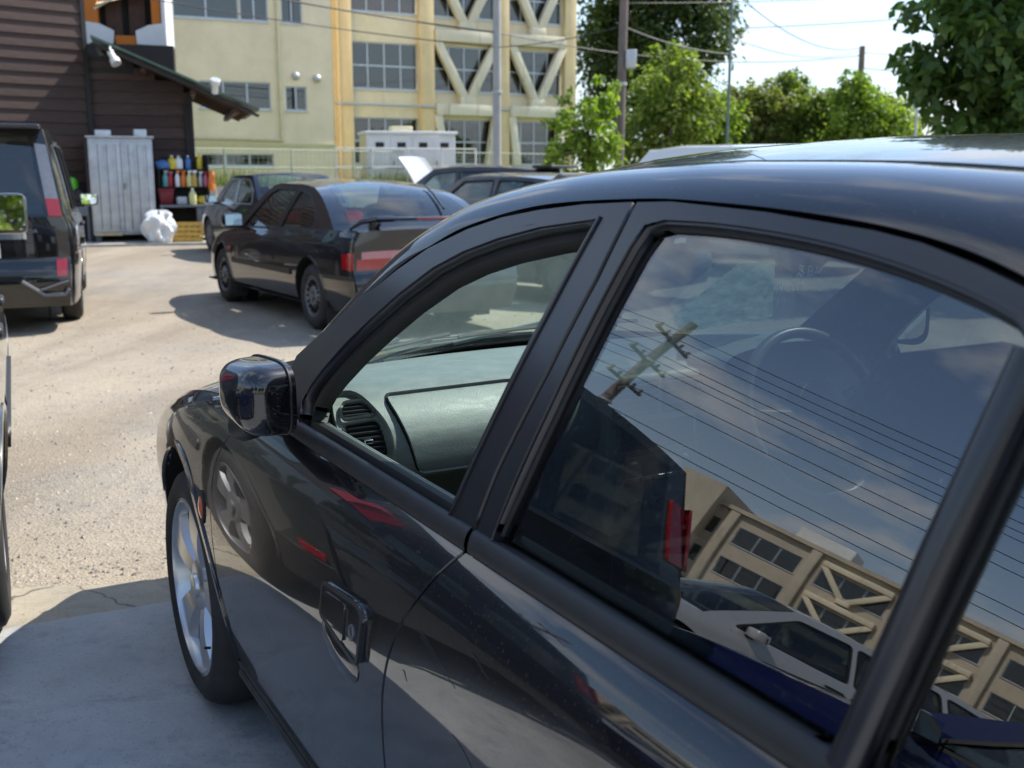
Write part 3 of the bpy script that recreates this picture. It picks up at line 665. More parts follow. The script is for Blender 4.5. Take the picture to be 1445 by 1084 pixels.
patch('thumb_wheel', tw, face_l(.0085), 'gap_black', vent, res=.02, th=.004)
for k in range(6): box_obj('wheel_rib', -.684 + .006 * k, -.681 + .006 * k, DPu(.83) - .012, DPu(.83) - .006, .826, .834, 'skirt_plastic', vent)
# tweeter bump at the pillar foot
MB().lathe([(0, 0), (.02, .002), (.03, .010), (.033, .022)], 20, 'x', -.735 + .0, -.80, .965, -1).build('tweeter', 'dash_plastic', hero, smooth=True)
# centre stack
st = empty_part('centre_stack', (0, 0, 0), dash)
box_obj('stack_panel', -.135, .115, -.90, -.80, .60, .955, 'dash_plastic', st, bevel=.02)
for (a, b_) in ((-.125, -.015), (.0, .105)):
    box_obj('centre_vent', a, b_, -.906, -.88, .865, .94, 'gap_black', st)
    for k in range(5): box_obj('louvre', a + .004, b_ - .004, -.914, -.90, .872 + .0145 * k, .877 + .0145 * k, 'alloy', st)  # pale alloy on these louvres stands in for sunlight falling on them
box_obj('display', -.105, .085, -.907, -.88, .79, .85, 'gap_black', st, bevel=.003)
box_obj('radio', -.10, .08, -.908, -.88, .715, .78, 'trim_black', st, bevel=.003)
for k in range(5): box_obj('radio_button', -.09 + .034 * k, -.062 + .034 * k, -.913, -.90, .722, .731, 'alloy', st, bevel=.001)
for x in (-.08, .06): MB().lathe([(0, -.018), (.012, -.018), (.014, -.002)], 16, 'y', x, -.907, .755).build('radio_knob', 'alloy_grey', st, smooth=True)
for k in range(3): MB().lathe([(0, -.02), (.017, -.02), (.02, 0)], 18, 'y', -.075 + .065 * k, -.90, .665).build('heater_knob', 'trim_black', st, smooth=True)
# instrument hood
def hoodi(s, t):
    a = math.pi * t; u = -.90 + .23 * s; return (.37 + .20 * math.cos(a) * (1 + .05 * s), u, .945 + .048 * max(0, math.sin(a)) ** .8 * (1 - .55 * s))
grid('instrument_hood', hoodi, 8, 20, 'dash_plastic', dash)
# steering wheel
swm = Matrix.Translation((.37, -.985, .838)) @ Matrix.Rotation(R(-24), 4, 'X')
sw = empty_part('steering_wheel', (0, 0, 0), hero)
MB().tube([swm @ Vector((.194 * math.cos(a), 0, .194 * math.sin(a))) for a in np.linspace(0, 2 * math.pi, 49)], .0135, 10, False).build('rim', 'rim_sheen_grey', sw, smooth=True)
hb = MB(); hb.lathe([(0, -.045), (.05, -.042), (.075, -.03), (.08, .01)], 24, 'y'); hb.v = [tuple(swm @ Vector(p)) for p in hb.v]; hb.build('hub', 'trim_black', sw, smooth=True)
for a in (8, 172, 250, 290):
    MB().bar(swm @ Vector((.06 * math.cos(R(a)), -.01, .06 * math.sin(R(a)))), swm @ Vector((.18 * math.cos(R(a)), 0, .18 * math.sin(R(a)))), .03, .012).build('spoke', 'skirt_plastic', sw, bevel=.004)
MB().tube([swm @ Vector((0, 0, 0)), Vector((.37, -.75, .79))], .035, 12).build('column', 'trim_black', sw, smooth=True)
MB().tube([swm @ Vector((.05, .05, .02)), swm @ Vector((.17, .06, .05)), swm @ Vector((.20, .06, .055))], [.008, .007, .009], 8).build('stalk', 'trim_black', sw, smooth=True)
# seats
def seat(x, y):
    s = empty_part('front_seat', (x, y, 0), hero)
    MB().box(-.25, .25, -.26, .28, .36, .50).build('cushion', 'seat_fabric', s, bevel=.06, seg=3)
    b = MB().box(-.245, .245, -.07, .07, 0, .56); m = Matrix.Translation((0, -.27, .46)) @ Matrix.Rotation(R(20), 4, 'X'); b.v = [tuple(m @ Vector(p)) for p in b.v]; b.build('backrest', 'seat_fabric', s, bevel=.055, seg=3)
    h = MB().box(-.125, .125, -.045, .045, .60, .76); h.v = [tuple(m @ Vector(p)) for p in h.v]; h.build('headrest', 'seat_fabric', s, bevel=.04, seg=3)
    for q in (-.05, .05): MB().tube([m @ Vector((q, 0, .53)), m @ Vector((q, 0, .63))], .006, 8).build('headrest_post', 'chrome', s)
seat(-.36, -1.42); seat(.36, -1.42)
MB().box(-.62, .62, -2.45, -2.0, .34, .50).build('rear_seat', 'seat_fabric', hero, bevel=.05, seg=3)
b = MB().box(-.62, .62, -.07, .07, 0, .52); m = Matrix.Translation((0, -2.45, .46)) @ Matrix.Rotation(R(24), 4, 'X'); b.v = [tuple(m @ Vector(p)) for p in b.v]; b.build('rear_seat_back', 'seat_fabric', hero, bevel=.05, seg=3)
box_obj('parcel_shelf', -.6, .6, -3.0, -2.62, .90, .915, 'carpet', hero)
box_obj('centre_console', -.10, .10, -1.5, -.85, .30, .58, 'trim_black', hero, bevel=.02)
# inner door panels
for sd in (1, -1):
    for (ua, ub, nm) in ((-.66, -1.53, 'door_trim'), (-1.58, -2.58, 'door_trim')):
        def dt(s, t, ua=ua, ub=ub, sd=sd):
            u = ua + (ub - ua) * s; P = [(.768, .885), (.768, .908), (.761, .9165), (.746, .917), (.731, .910), (.721, .890), (.714, .78), (.69, .70), (.70, .62), (.71, .34)]
            q = t * (len(P) - 1); i = min(int(q), len(P) - 2); f = q - i; k = planH(u) * SU(u, .92) / SU(-1.2, .92); return (-sd * (P[i][0] + (P[i + 1][0] - P[i][0]) * f) * k, u, P[i][1] + (P[i + 1][1] - P[i][1]) * f)
        o = grid(nm, dt, 16, 36, 'dash_plastic' if ua > -1 else 'trim_black', hero, flip=sd > 0)
box_obj('door_grab', .655, .69, -1.35, -1.10, .70, .735, 'trim_black', hero, bevel=.01)
# sun visor, inner mirror, pale green speckled sheet and marker writing on the windscreen
def on_ws(v, s): return Vector(wsf(s, .5 + .5 * v))     # v: -1 right .. 1 left
MB().box(-.07, .07, -.012, .012, -.03, .03, Matrix.Translation((0, -1.22, 1.29)) @ Matrix.Rotation(R(-12), 4, 'Z')).build('inner_mirror', 'trim_black', hero, bevel=.012)
MB().tube([(0, -1.20, 1.31), (0, -1.16, 1.365)], .008, 8).build('inner_mirror_stem', 'trim_black', hero)
for x in (-.34, .34): MB().box(-.19, .19, -.008, .008, -.075, .075, Matrix.Translation((x, -1.27, 1.335)) @ Matrix.Rotation(R(62), 4, 'X')).build('sun_visor', 'headliner', hero, bevel=.007)
pp = [(-.46, .20), (-.48, .45), (-.62, .45), (-.82, .22), (-.56, .11)]
P3 = [Vector((-(wsf(s, .5)[0]), 0, 0)) for v, s in pp]; P3 = []
for v, s in pp:
    q = Vector(wsf(s, .5 + v / 2)); P3.append(q + Vector((0, -.020, -.016)))
n = len(P3); sheet = MB().add(P3 + [p + Vector((0, -.001, -.001)) for p in P3], [tuple(range(n)), tuple(range(2 * n - 1, n - 1, -1))] + [(i, (i + 1) % n, n + (i + 1) % n, n + i) for i in range(n)]).build('pale_sheet', 'pale_speckled', None)

sheet.parent = hero
# marker writing on the windscreen, as it reads from inside the car
simple('marker_white', (.85, .86, .85), .7, var=0)
GL = {'8': [[(.5, .5), (.15, .65), (.3, 1), (.75, .95), (.6, .6), (.2, .35), (.25, 0), (.8, .05), (.8, .35), (.5, .5)]], 'P': [[(.2, 0), (.25, 1), (.8, .95), (.85, .6), (.25, .5)]], 'M': [[(.0, 0), (.2, 1), (.5, .4), (.9, 1), (1.0, 0)]], 'T': [[(0, 1), (1, .95)], [(.5, 1), (.45, 0)]],
      'W': [[(0, 1), (.25, 0), (.5, .7), (.75, 0), (1, 1)]], 'N': [[(.1, 0), (.15, 1), (.8, 0), (.9, 1)]], '1': [[(.6, 1), (.35, 0)]], '9': [[(.8, .7), (.4, .5), (.2, .8), (.5, 1), (.8, .8), (.7, 0)]], '<': [[(1.6, 1.1), (.0, .5), (1.3, 1.0)]], '-': [[(0, .5), (1, .52)]], '4': [[(.6, 1), (.1, .4), (.9, .4)], [(.65, .8), (.6, 0)]],
      '0': [[(.5, 1), (.15, .5), (.5, 0), (.85, .5), (.5, 1)]], 'd': [[(.7, .9), (.65, 0), (.2, .1), (.25, .45), (.65, .5)]], '.': [[(.3, .1), (.4, .0)]], ' ': []}
def scribble(txt, a, b, hgt=1.0):
    """a, b: (v, s) of the baseline ends on the screen; letters stand along its slope"""
    n = len(txt); up = (.040 * hgt, .046 * hgt)
    for k, ch in enumerate(txt):
        for st_ in GL[ch]:
            pts = []
            for p, q_ in st_:
                f = (k + p * .72) / n; tt = a[0] + (b[0] - a[0]) * f + up[0] * q_; ss = a[1] + (b[1] - a[1]) * f + up[1] * q_; q = Vector(wsf(ss, .5 + .5 * tt)); pts.append(q + Vector((0, -.006, -.004)))
            MB().tube(pts, .0010, 5).build('marker_stroke', 'marker_white', hero)
scribble('8PM', (-.785, .385), (-.885, .38)); scribble('-d--9<', (-.66, .325), (-.87, .365), .85); scribble('..01 .11NWT', (-.60, .285), (-.87, .315), .75); scribble('M-400-.d 11', (-.645, .22), (-.87, .245), .75)

# light scratches on the rear door
for a, b_ in (((-1.50, .775), (-1.62, .745)), ((-1.51, .768), (-1.59, .748)), ((-1.64, .80), (-1.70, .79)), ((-1.46, .70), (-1.475, .693)), ((-1.62, .68), (-1.70, .655))):
    MB().tube([(-(SL(a[0] + (b_[0] - a[0]) * q, a[1] + (b_[1] - a[1]) * q) + .0002), a[0] + (b_[0] - a[0]) * q, a[1] + (b_[1] - a[1]) * q + .003 * math.sin(q * 5)) for q in np.linspace(0, 1, 8)], .0006, 5).build('scratch', 'skirt_plastic', hero)
# ================================================================= ground
t = NT('gravel'); b = t.bsdf((.3, .26, .2), .92)
c1 = t.ramp(t.noise(.35, 6, .6), [(.32, (.235, .225, .205)), (.5, (.30, .255, .195)), (.70, (.36, .305, .225))])
vo = t.n('ShaderNodeTexVoronoi'); vo.inputs['Scale'].default_value = 85; tcn = t.n('ShaderNodeTexCoord'); t.l(tcn.outputs['Object'], vo.inputs['Vector'])
vo2 = t.n('ShaderNodeTexVoronoi'); vo2.inputs['Scale'].default_value = 23; t.l(tcn.outputs['Object'], vo2.inputs['Vector'])
pe = t.ramp(vo.outputs['Color'], [(.15, (.45,) * 3), (.5, (1,) * 3), (.9, (1.0,) * 3)]); c2 = t.mix(.42, c1, pe, 'MULTIPLY')
big = t.ramp(vo2.outputs['Color'], [(.1, (.62, .62, .64)), (.4, (1, 1, 1)), (.95, (1, 1, 1))]); c3 = t.mix(.35, c2, big, 'MULTIPLY')
c4 = t.mix(t.ramp(t.noise(2.2, 8, .7), [(.45, (0,) * 3), (.62, (.45,) * 3)]), c3, (.33, .285, .215)); tr_ = t.ramp(t.noise(.55, 5, .6, stretch=(2.2, .35, 1), dist=.6), [(.40, (.82, .80, .78)), (.56, (1.0, 1.0, 1.0)), (.70, (1.08, 1.05, 1.0))]); c5 = t.mix(1.0, c4, tr_, 'MULTIPLY'); t.l(c5, b.inputs['Base Color'])
hm = t.mix(.5, vo.outputs['Distance'], t.noise(30, 8, .7)); t.bump(b, hm, .65, .014)
def conc(name, a, c, crack=True, dirt=(.20, .17, .12)):
    t = NT(name); b = t.bsdf(a, .8)
    f = t.noise(3.2, 9, .7, dist=.3); g = t.noise(14, 8, .75); k = t.noise(1.1, 5, .6, stretch=(1.0, .5, 1))
    col = t.ramp(f, [(.3, tuple(x * .80 for x in a)), (.55, a), (.75, c)])
    col = t.mix(t.ramp(g, [(.52, (0,) * 3), (.70, (.45,) * 3)]), col, tuple(x * .60 for x in a))
    st_ = t.noise(2.6, 10, .8, stretch=(1, 1.25, 1), dist=.25); col = t.mix(t.ramp(st_, [(.52, (0,) * 3), (.60, (.50,) * 3), (.75, (.3,) * 3)]), col, tuple(x * .50 for x in a))
    fl_ = t.noise(110, 3, .6); col = t.mix(t.ramp(fl_, [(.60, (0,) * 3), (.68, (.65,) * 3)]), col, tuple(x * .4 for x in a))
    col = t.mix(t.ramp(k, [(.56, (0,) * 3), (.66, (.45,) * 3)]), col, dirt)
    if crack:
        v = t.n('ShaderNodeTexVoronoi', feature='DISTANCE_TO_EDGE'); v.inputs['Scale'].default_value = 1.7
        cc = t.n('ShaderNodeTexCoord'); nn = t.n('ShaderNodeTexNoise'); nn.inputs['Scale'].default_value = 5; nn.inputs['Detail'].default_value = 6; t.l(cc.outputs['Object'], nn.inputs['Vector'])
        mm = t.n('ShaderNodeMixRGB'); mm.inputs['Fac'].default_value = .16; t.l(cc.outputs['Object'], mm.inputs['Color1']); t.l(nn.outputs['Color'], mm.inputs['Color2']); t.l(mm.outputs[0], v.inputs['Vector'])
        cr = t.ramp(v.outputs['Distance'], [(.0, (1,) * 3), (.012, (0,) * 3)]); col = t.mix(cr, col, (.09, .075, .055))
    t.l(col, b.inputs['Base Color']); t.bump(b, t.noise(60, 6, .7), .35, .006); t.l(t.ramp(f, [(.3, (.55,) * 3), (.7, (.85,) * 3)]), b.inputs['Roughness']); return t.m
conc('concrete', (.40, .405, .40), (.50, .50, .49), False, (.28, .27, .245)); conc('old_concrete', (.36, .315, .235), (.43, .385, .30))
def flat(name, poly, z, mat, kind='structure'):
    return tag(mesh_obj(name, [(x, y, z) for x, y in poly], [tuple(range(len(poly)))], mat, smooth=False), kind=kind)
tag(mesh_obj('ground', [(-400, -400, 0), (400, -400, 0), (400, 400, 0), (-400, 400, 0)], [(0, 1, 2, 3)], 'gravel', smooth=False), kind='structure')
def rag(a, b, n, amp):
    out = []
    for i in range(n + 1):
        q = i / n; out.append((a[0] + (b[0] - a[0]) * q, a[1] + (b[1] - a[1]) * q + random.uniform(-amp, amp) + amp * 1.5 * math.sin(q * 37)))
    return out
flat('concrete_strip', rag((-3.4, 2.84), (4.0, 5.3), 70, .022) + [(4, 4.9), (-3.4, 1.9)], .004, 'old_concrete')
flat('concrete_apron', rag((-3.4, 2.19), (4.0, 5.91), 140, .007) + [(4, -9), (-7, -9), (-7, 1.5)], .008, 'concrete')
# loose stones on the gravel
simple('stone', (.30, .27, .23), .9, var=.45, scale=2.5)
sb = MB()
for i in range(5200):
    y = 3.5 + 7.5 * random.random() ** 1.6; x = random.uniform(-.52 * y - .2, .1 * y - .4); s = random.choice((.003, .004, .005, .006, .008, .011)) * random.uniform(.7, 1.3) * (1 + .05 * y)
    if y < 2.84 + (x + 3.4) * .332 + .05: continue
    a = random.uniform(0, 6.3); c, sn = math.cos(a), math.sin(a); q = random.uniform(.5, .9)
    P = [(s, 0, 0), (0, s * q, 0), (-s, 0, 0), (0, -s * q, 0), (s * .1, s * .1, s * random.uniform(.4, .8))]
    sb.add([(x + p[0] * c - p[1] * sn, y + p[0] * sn + p[1] * c, p[2]) for p in P], [(0, 1, 4), (1, 2, 4), (2, 3, 4), (3, 0, 4)])
tag(sb.build('loose_stones', 'stone', None), 'small loose stones scattered over the gravel yard', 'stones', kind='stuff')
simple('bank_grass', (.10, .13, .035), .95, var=.45, scale=3)
simple('bank_wall_concrete', (.27, .26, .24), .9, var=.2, scale=2, bump=.3)
BK = [(-70, 34), (-12, 28.6), (4, 41), (80, 62)]
bk = [(x, y, 1.04) for x, y in BK] + [(400, 300, 1.04), (400, 400, 1.04), (-400, 400, 1.04), (-400, 200, 1.04)]
tag(mesh_obj('bank', bk, [tuple(range(len(bk)))[::-1]], 'bank_grass', smooth=False), kind='structure')
rw = MB()
for a, b_ in zip(BK[:-1], BK[1:]): rw.bar((*a, .525), (*b_, .525), .22, 1.07)
tag(rw.build('retaining_wall', 'bank_wall_concrete', None), 'low grey concrete retaining wall along the grassy bank', 'wall')
# tall grass on the bank
t = NT('grass_blade'); b = t.bsdf((.16, .2, .05), .8); gi = t.n('ShaderNodeNewGeometry'); t.l(t.ramp(gi.outputs['Random Per Island'], [(0, (.10, .16, .03)), (.5, (.20, .24, .06)), (1, (.34, .33, .12))]), b.inputs['Base Color'])
b.inputs['Subsurface Weight'].default_value = 0
gv = []; gf = []
for i in range(16000):
    sg = random.choice((0, 1, 1, 1, 2)); a, c = BK[sg], BK[sg + 1]; q = random.random(); q = .75 + .25 * q if sg == 0 else (q * .4 if sg == 2 else q)
    w = random.random() ** 1.5 * 3.2; dxx, dyy = c[0] - a[0], c[1] - a[1]; L = math.hypot(dxx, dyy); x = a[0] + dxx * q - dyy / L * (w + .15); y = a[1] + dyy * q + dxx / L * (w + .15)
    h = random.uniform(.12, .42) * (1 + .5 * math.sin(x * 1.3)); an = random.uniform(0, 6.3); lw = .012; bx, by = math.cos(an) * lw, math.sin(an) * lw; lx, ly = random.uniform(-.12, .12), random.uniform(-.12, .12)
    o = len(gv); gv += [(x - bx, y - by, 1.03), (x + bx, y + by, 1.03), (x + lx * .5 + bx * .7, y + ly * .5 + by * .7, 1.03 + h * .6), (x + lx * .5 - bx * .7, y + ly * .5 - by * .7, 1.03 + h * .6), (x + lx, y + ly, 1.03 + h)]
    gf += [(o, o + 1, o + 2, o + 3), (o + 3, o + 2, o + 4)]
tag(mesh_obj('tall_grass', gv, gf, 'grass_blade', smooth=False), 'tall yellow-green grass growing on the bank', 'grass', kind='stuff')
# ================================================================= other vehicles
class Auto:
    """a vehicle lofted from its own side profile; local +Y forward, front axle at y=0"""
    def __init__(s, name, loc, rz, label, cat, P, group=None):
        s.P = P; s.root = empty(name, loc, rz, label, cat, group); g = P.get
        s.W = P['W']; s.uF, s.uR, s.wb = P['uF'], P['uR'], P['wb']; s.belt = pchip(*zip(*P['belt'])); s.z0 = g('z0', .2)
        s.plan = pchip(*zip(*g('plan', [(s.uR, .86), (s.uR + .12, .93), (s.uR + .45, .985), (s.uR + .9, 1), (s.uF - 1.1, 1), (s.uF - .5, .965), (s.uF - .2, .90), (s.uF, .76)])))
        s.sec = pchip(*zip(*g('sec', [(0, .90), (.25, .94), (.45, .985), (.66, 1), (.85, .985), (.95, .965), (1, .94)])))
        s.zr = pchip(*zip(*P['roof'])); s.ua, s.ub, s.uc, s.ud = P['gh']; s.tum = g('tumble', .18); s.body = P['paint']; s.res = g('res', .09); s.glass = g('glass', 'car_glass'); s.r = g('r', .305)
        s.build()
    def S(s, u, z): return s.W * s.plan(u) * s.sec(z / s.belt(u))
    def ztop(s, u): return s.zr(min(max(u, s.uc), s.ub))
    def SUp(s, u, z):
        b = s.belt(u); t = max(-.2, (z - b) / (s.ztop(u) - b)); return s.W * s.plan(u) * .94 - s.tum * (.72 * t + .28 * t * abs(t))
    def low(s, sd, off=0): return lambda u, z: (-sd * (s.S(u, z) + off), u, z)
    def up(s, sd, off=0): return lambda u, z: (-sd * (s.SUp(u, z) + off), u, z)
    def nose(s, a, t):
        tt = 2 * t - 1; w = 1 - tt * tt; zt = s.belt(s.uF) + s.P.get('hcrown', .04) * (1 - abs(tt) ** 2.4) * .5; z = s.z0 + (zt - s.z0) * a; zc = s.z0 + (s.belt(s.uF) - s.z0) * a
        return (-tt * s.S(s.uF, zc), s.uF + s.P.get('nb', .13) * w + .05 * math.sin(math.pi * a), z)
    def tail(s, a, t):
        tt = 2 * t - 1; w = 1 - abs(tt) ** s.P.get('tex', 2.4); zt = s.belt(s.uR) + s.P.get('dcrown', .02) * w; z = s.z0 + (zt - s.z0) * a; zc = s.z0 + (s.belt(s.uR) - s.z0) * a
        tb = s.P.get('tbulge', .06); bump = .05 * max(0, math.sin(math.pi * min(1, max(0, a) / .55))) if a < .55 else 0
        return (-tt * s.S(s.uR, zc), s.uR - tb * w - bump, z)
    def rearglass(s, a, t):
        tt = 2 * t - 1; w = 1 - abs(tt) ** 2.2; u = s.uc + (s.ud - s.uc) * a; z = s.zr(s.uc) + (s.belt(s.ud) - s.zr(s.uc)) * a
        v = s.SUp(s.uc, s.zr(s.uc)) + (s.SUp(s.ud, s.belt(s.ud)) - s.SUp(s.uc, s.zr(s.uc))) * a; cr = s.P.get('rcrown', .045)
        return (-tt * v, u - (s.P.get('rbow', .1) * a + .03) * w, z + (cr * (1 - a) + s.P.get('dcrown', .02) * a) * w + s.P.get('rgb', .03) * math.sin(math.pi * min(1, max(0, a))))
    def build(s):
        P, rt = s.P, s.root; g = P.get; A = g('arc', s.r + .055); res = s.res
        for sd in (1, -1):
            f = sd > 0
            def arc(c): return [(c + A * math.cos(R(q)), s.r + A * math.sin(R(q))) for q in np.linspace(-18, 198, 20)]
            bot = s.z0
            out = [(s.uF, bot)] + [p for p in arc(0) if p[1] > bot] + [p for p in arc(-s.wb) if p[1] > bot] + [(s.uR, bot)]
            out += [(u, s.belt(u)) for u in np.linspace(s.uR, s.uF, 40)]
            bd = patch('body_side', out, s.low(sd), s.body, rt, res=res, th=.03, flip=f)
            for c in (0, -s.wb):
                ap = arc(c); ring = [p for p in ap if p[1] > bot]; o2 = [(c + (A + .02) * math.cos(R(q)), s.r + (A + .02) * math.sin(R(q))) for q in np.linspace(198, -18, 20)]
                o2 = [p for p in o2 if p[1] > bot]; patch('arch_lip', ring + o2, s.low(sd), s.body, bd, res=.06, th=.02, flip=f, offset=.004)
                def wa(a, t, c=c, sd=sd):
                    q = R(-18 + 216 * a); u = c + (A - .004) * math.cos(q); z = s.r + (A - .004) * math.sin(q); v = (s.S(u, max(z, bot)) - .006) * (1 - t) + (s.W - .34) * t; return (-sd * v, u, z)
                grid('wheel_housing', wa, 16, 2, 'gap_black', bd)
                MB().lathe([(.02, 0), (A, 0)], 18, 'x', -sd * (s.W - .33), c, s.r).build('wheel_housing', 'gap_black', bd)
                wheel_parts(rt, -sd * (s.W - g('wi', .03)), c, s.r, -sd, g('wheel', 'plain'), g('rimr', .19), .19, g('rim', 'alloy_grey'))
            for gl in g('gaps', []):
                l = [(-sd * (s.S(u, z) + .002), u, z) for u, z in gl]; MB().tube(l, .0035, 5).build('panel_gap', 'gap_black', bd)
            if g('mould'):
                z1, z2 = g('mould'); u1, u2 = -A - .08, -s.wb + A + .08
                patch('side_moulding', [(u1, z1), (u2, z1), (u2, z2), (u1, z2)], s.low(sd), g('mould_mat', 'trim_black'), bd, res=.15, th=.016, flip=f, offset=.014)
            # greenhouse: pillars and roof edge with window openings
            n = 14
            poly = [(u, s.belt(u) - .002) for u in np.linspace(s.ud, s.ua, 20)] + [(s.ua + (s.ub - s.ua) * q, s.belt(s.ua) + (s.zr(s.ub) - s.belt(s.ua)) * q ** .92) for q in np.linspace(.08, 1, 8)]
            poly += [(u, s.zr(u)) for u in np.linspace(s.ub, s.uc, 14)[1:]] + [(s.uc + (s.ud - s.uc) * q, s.zr(s.uc) + (s.belt(s.ud) - s.zr(s.uc)) * q + g('rgb', .03) * math.sin(math.pi * q)) for q in np.linspace(0, 1, 8)[1:-1]]
            wins = [rcorner(w, .035, 3) for w in P['wins']]
            gh = patch('pillars', poly, s.up(sd), g('pillar', s.body), rt, wins, res=res, th=.03, flip=f)
            for w in wins:
                patch('side_window', inset(w, -.004), s.up(sd), s.glass, rt, res=res, th=0, flip=f, offset=-.012)
                patch('window_rubber', inset(w, -.012), s.up(sd), g('wtrim', 'rubber'), gh, [inset(w, .008)], res=.08, th=.008, flip=f, offset=.003)
            for hu, hz in g('handles', []):
                MB().box(-.010, .022, -.085, .085, -.018, .018, Matrix.Translation((-sd * (s.S(hu, hz) + .006), hu, hz)) @ Matrix.Scale(-sd, 4, (1, 0, 0))).build('handle', g('handle_mat', s.body), rt, bevel=.012)
            if g('mir'):
                mu, mz = g('mir'); v = s.SUp(mu, s.belt(mu) + .03)
                ms_ = g('mirsize', (.23, .075)); sh_ = MB().box(.03, ms_[0], -.06, .05, -ms_[1] + .01, ms_[1], Matrix.Translation((-sd * v, mu, mz)) @ Matrix.Scale(-sd, 4, (1, 0, 0))).build('door_mirror', g('mirmat', s.body), rt, bevel=.035, seg=3)
                MB().box(.045, ms_[0] - .015, -.076, -.068, -ms_[1] + .025, ms_[1] - .015, Matrix.Translation((-sd * v, mu, mz)) @ Matrix.Scale(-sd, 4, (1, 0, 0)) @ Matrix.Rotation(R(-3.5), 4, 'X')).build('mirror_glass', 'mirror_glass', sh_)
                MB().box(-.02, .08, -.03, .03, -.08, -.04, Matrix.Translation((-sd * v, mu, mz)) @ Matrix.Scale(-sd, 4, (1, 0, 0))).build('mirror_foot', 'trim_black', sh_, bevel=.01)
        hc = g('hcrown', .04); wb_ = g('wbow', .2)
        def hood(a, t):
            tt = 2 * t - 1; w = 1 - tt * tt; ue = s.ua + (s.uF - s.ua) * a; u0 = s.ua + wb_ * w; u = u0 + (s.uF + g('nb', .13) * w - u0) * a; ue = min(max(ue, s.uR), s.uF)
            return (-tt * s.S(ue, s.belt(ue)), u, s.belt(ue) + hc * (1 - abs(tt) ** 2.4) * (1 - .5 * a))
        if not g('no_hood'): s.hood = grid('hood', hood, 16, 16, s.body, rt, th=.01)
        grid('front_bumper', s.nose, 12, 18, s.body, rt, flip=True)
        grid('rear_bumper', s.tail, 16, 18, s.body, rt)
        rc = g('rcrown', .045)
        def wsh(a, t):
            tt = 2 * t - 1; w = 1 - abs(tt) ** 2.2; u = s.ua + (s.ub - s.ua) * a; z = s.belt(s.ua) + (s.zr(s.ub) - s.belt(s.ua)) * max(0, a) ** .92; v = s.SUp(s.ua, s.belt(s.ua)) + (s.SUp(s.ub, s.zr(s.ub)) - s.SUp(s.ua, s.belt(s.ua))) * a
            return (-tt * v, u + (wb_ + (.07 - wb_) * a) * w, z + (hc + (rc - hc) * a) * w)
        grid('windshield', wsh, 10, 14, g('wglass', 'clear_glass'), rt, flip=True)
        def roof(a, t):
            tt = 2 * t - 1; w = 1 - abs(tt) ** 2.2; ue = s.ub + (s.uc - s.ub) * min(max(a, 0), 1); u = s.ub + .07 * w + (s.uc - .03 * w - s.ub - .07 * w) * a
            return (-tt * s.SUp(ue, s.zr(ue)), u, s.zr(ue) + rc * w)
        grid('roof', roof, 20, 20, s.body, rt, flip=True, th=.01)
        rg = g('rg', (.06, .94, .05, .95))
        grid('rear_window', s.rearglass, 10, 16, g('rglass', s.glass), rt, s=(rg[0], rg[1]), t=(rg[2], rg[3]), flip=True, offset=.002)
        if g('rframe', True):
            for a0, a1, t0, t1 in ((0, rg[0], 0, 1), (rg[1], 1, 0, 1), (rg[0], rg[1], 0, rg[2]), (rg[0], rg[1], rg[3], 1)): grid('rear_frame', s.rearglass, 8, 8, s.body, rt, s=(a0, a1), t=(t0, t1), flip=True)
        if s.ud - s.uR > .12:
            def deck(a, t):
                tt = 2 * t - 1; w = 1 - abs(tt) ** 2.2; u0 = s.ud - (g('rbow', .1) + .03) * w; ue = s.ud + (s.uR - s.ud) * min(max(a, 0), 1); u = u0 + (s.uR - g('tbulge', .06) * (1 - abs(tt) ** g('tex', 2.4)) - u0) * a
                return (-tt * s.S(ue, s.belt(ue)), u, s.belt(ue) + g('dcrown', .02) * w)
            grid('boot_lid', deck, 8, 16, s.body, rt, flip=True, th=.008)
        # cabin and underside
        x = s.W - .16
        box_obj('underbody', -s.W + .08, s.W - .08, s.uR + .15, s.uF - .1, s.z0 + .005, s.z0 + .02, 'gap_black', rt)
        zb = s.belt(-s.wb * .5)
        for qx in (-.36, .36):
            sm = MB().box(-.23, .23, -.07, .07, 0, .62, Matrix.Translation((qx, s.ub - .55 if not g('van') else -.65, .42)) @ Matrix.Rotation(R(17), 4, 'X')).box(-.12, .12, -.04, .05, .64, .80, Matrix.Translation((qx, s.ub - .55 if not g('van') else -.65, .42)) @ Matrix.Rotation(R(17), 4, 'X')); sm.build('front_seat', 'seat_fabric', rt, bevel=.035)
        MB().box(-x + .05, x - .05, -.07, .07, 0, .55, Matrix.Translation((0, s.ub - 1.5 if not g('van') else -2.2, .42)) @ Matrix.Rotation(R(20), 4, 'X')).build('rear_seat', 'seat_fabric', rt, bevel=.05)
        box_obj('dashboard', -x, x, s.ua - .35, s.ua + .03, zb - .25, zb - .01, 'trim_black', rt, bevel=.04)
        box_obj('floor', -x, x, s.uR + .3, s.ua, s.z0 + .06, s.z0 + .1, 'carpet', rt)
    def lamp(s, f, a, t, mat, name, off=.006, th=.012, n=(3, 6), rear=True, parent=None): return grid(name, f, n[0], n[1], mat, parent or s.root, s=a, t=t, offset=off, th=th, flip=not rear)
def wheel_origin(px, py, rz, v, u):
    """root location so that local (x=-v, y=u) lands at ground (px,py)"""
    c, s_ = math.cos(rz), math.sin(rz); x, y = -v, u; return (px - (x * c - y * s_), py - (x * s_ + y * c), 0)
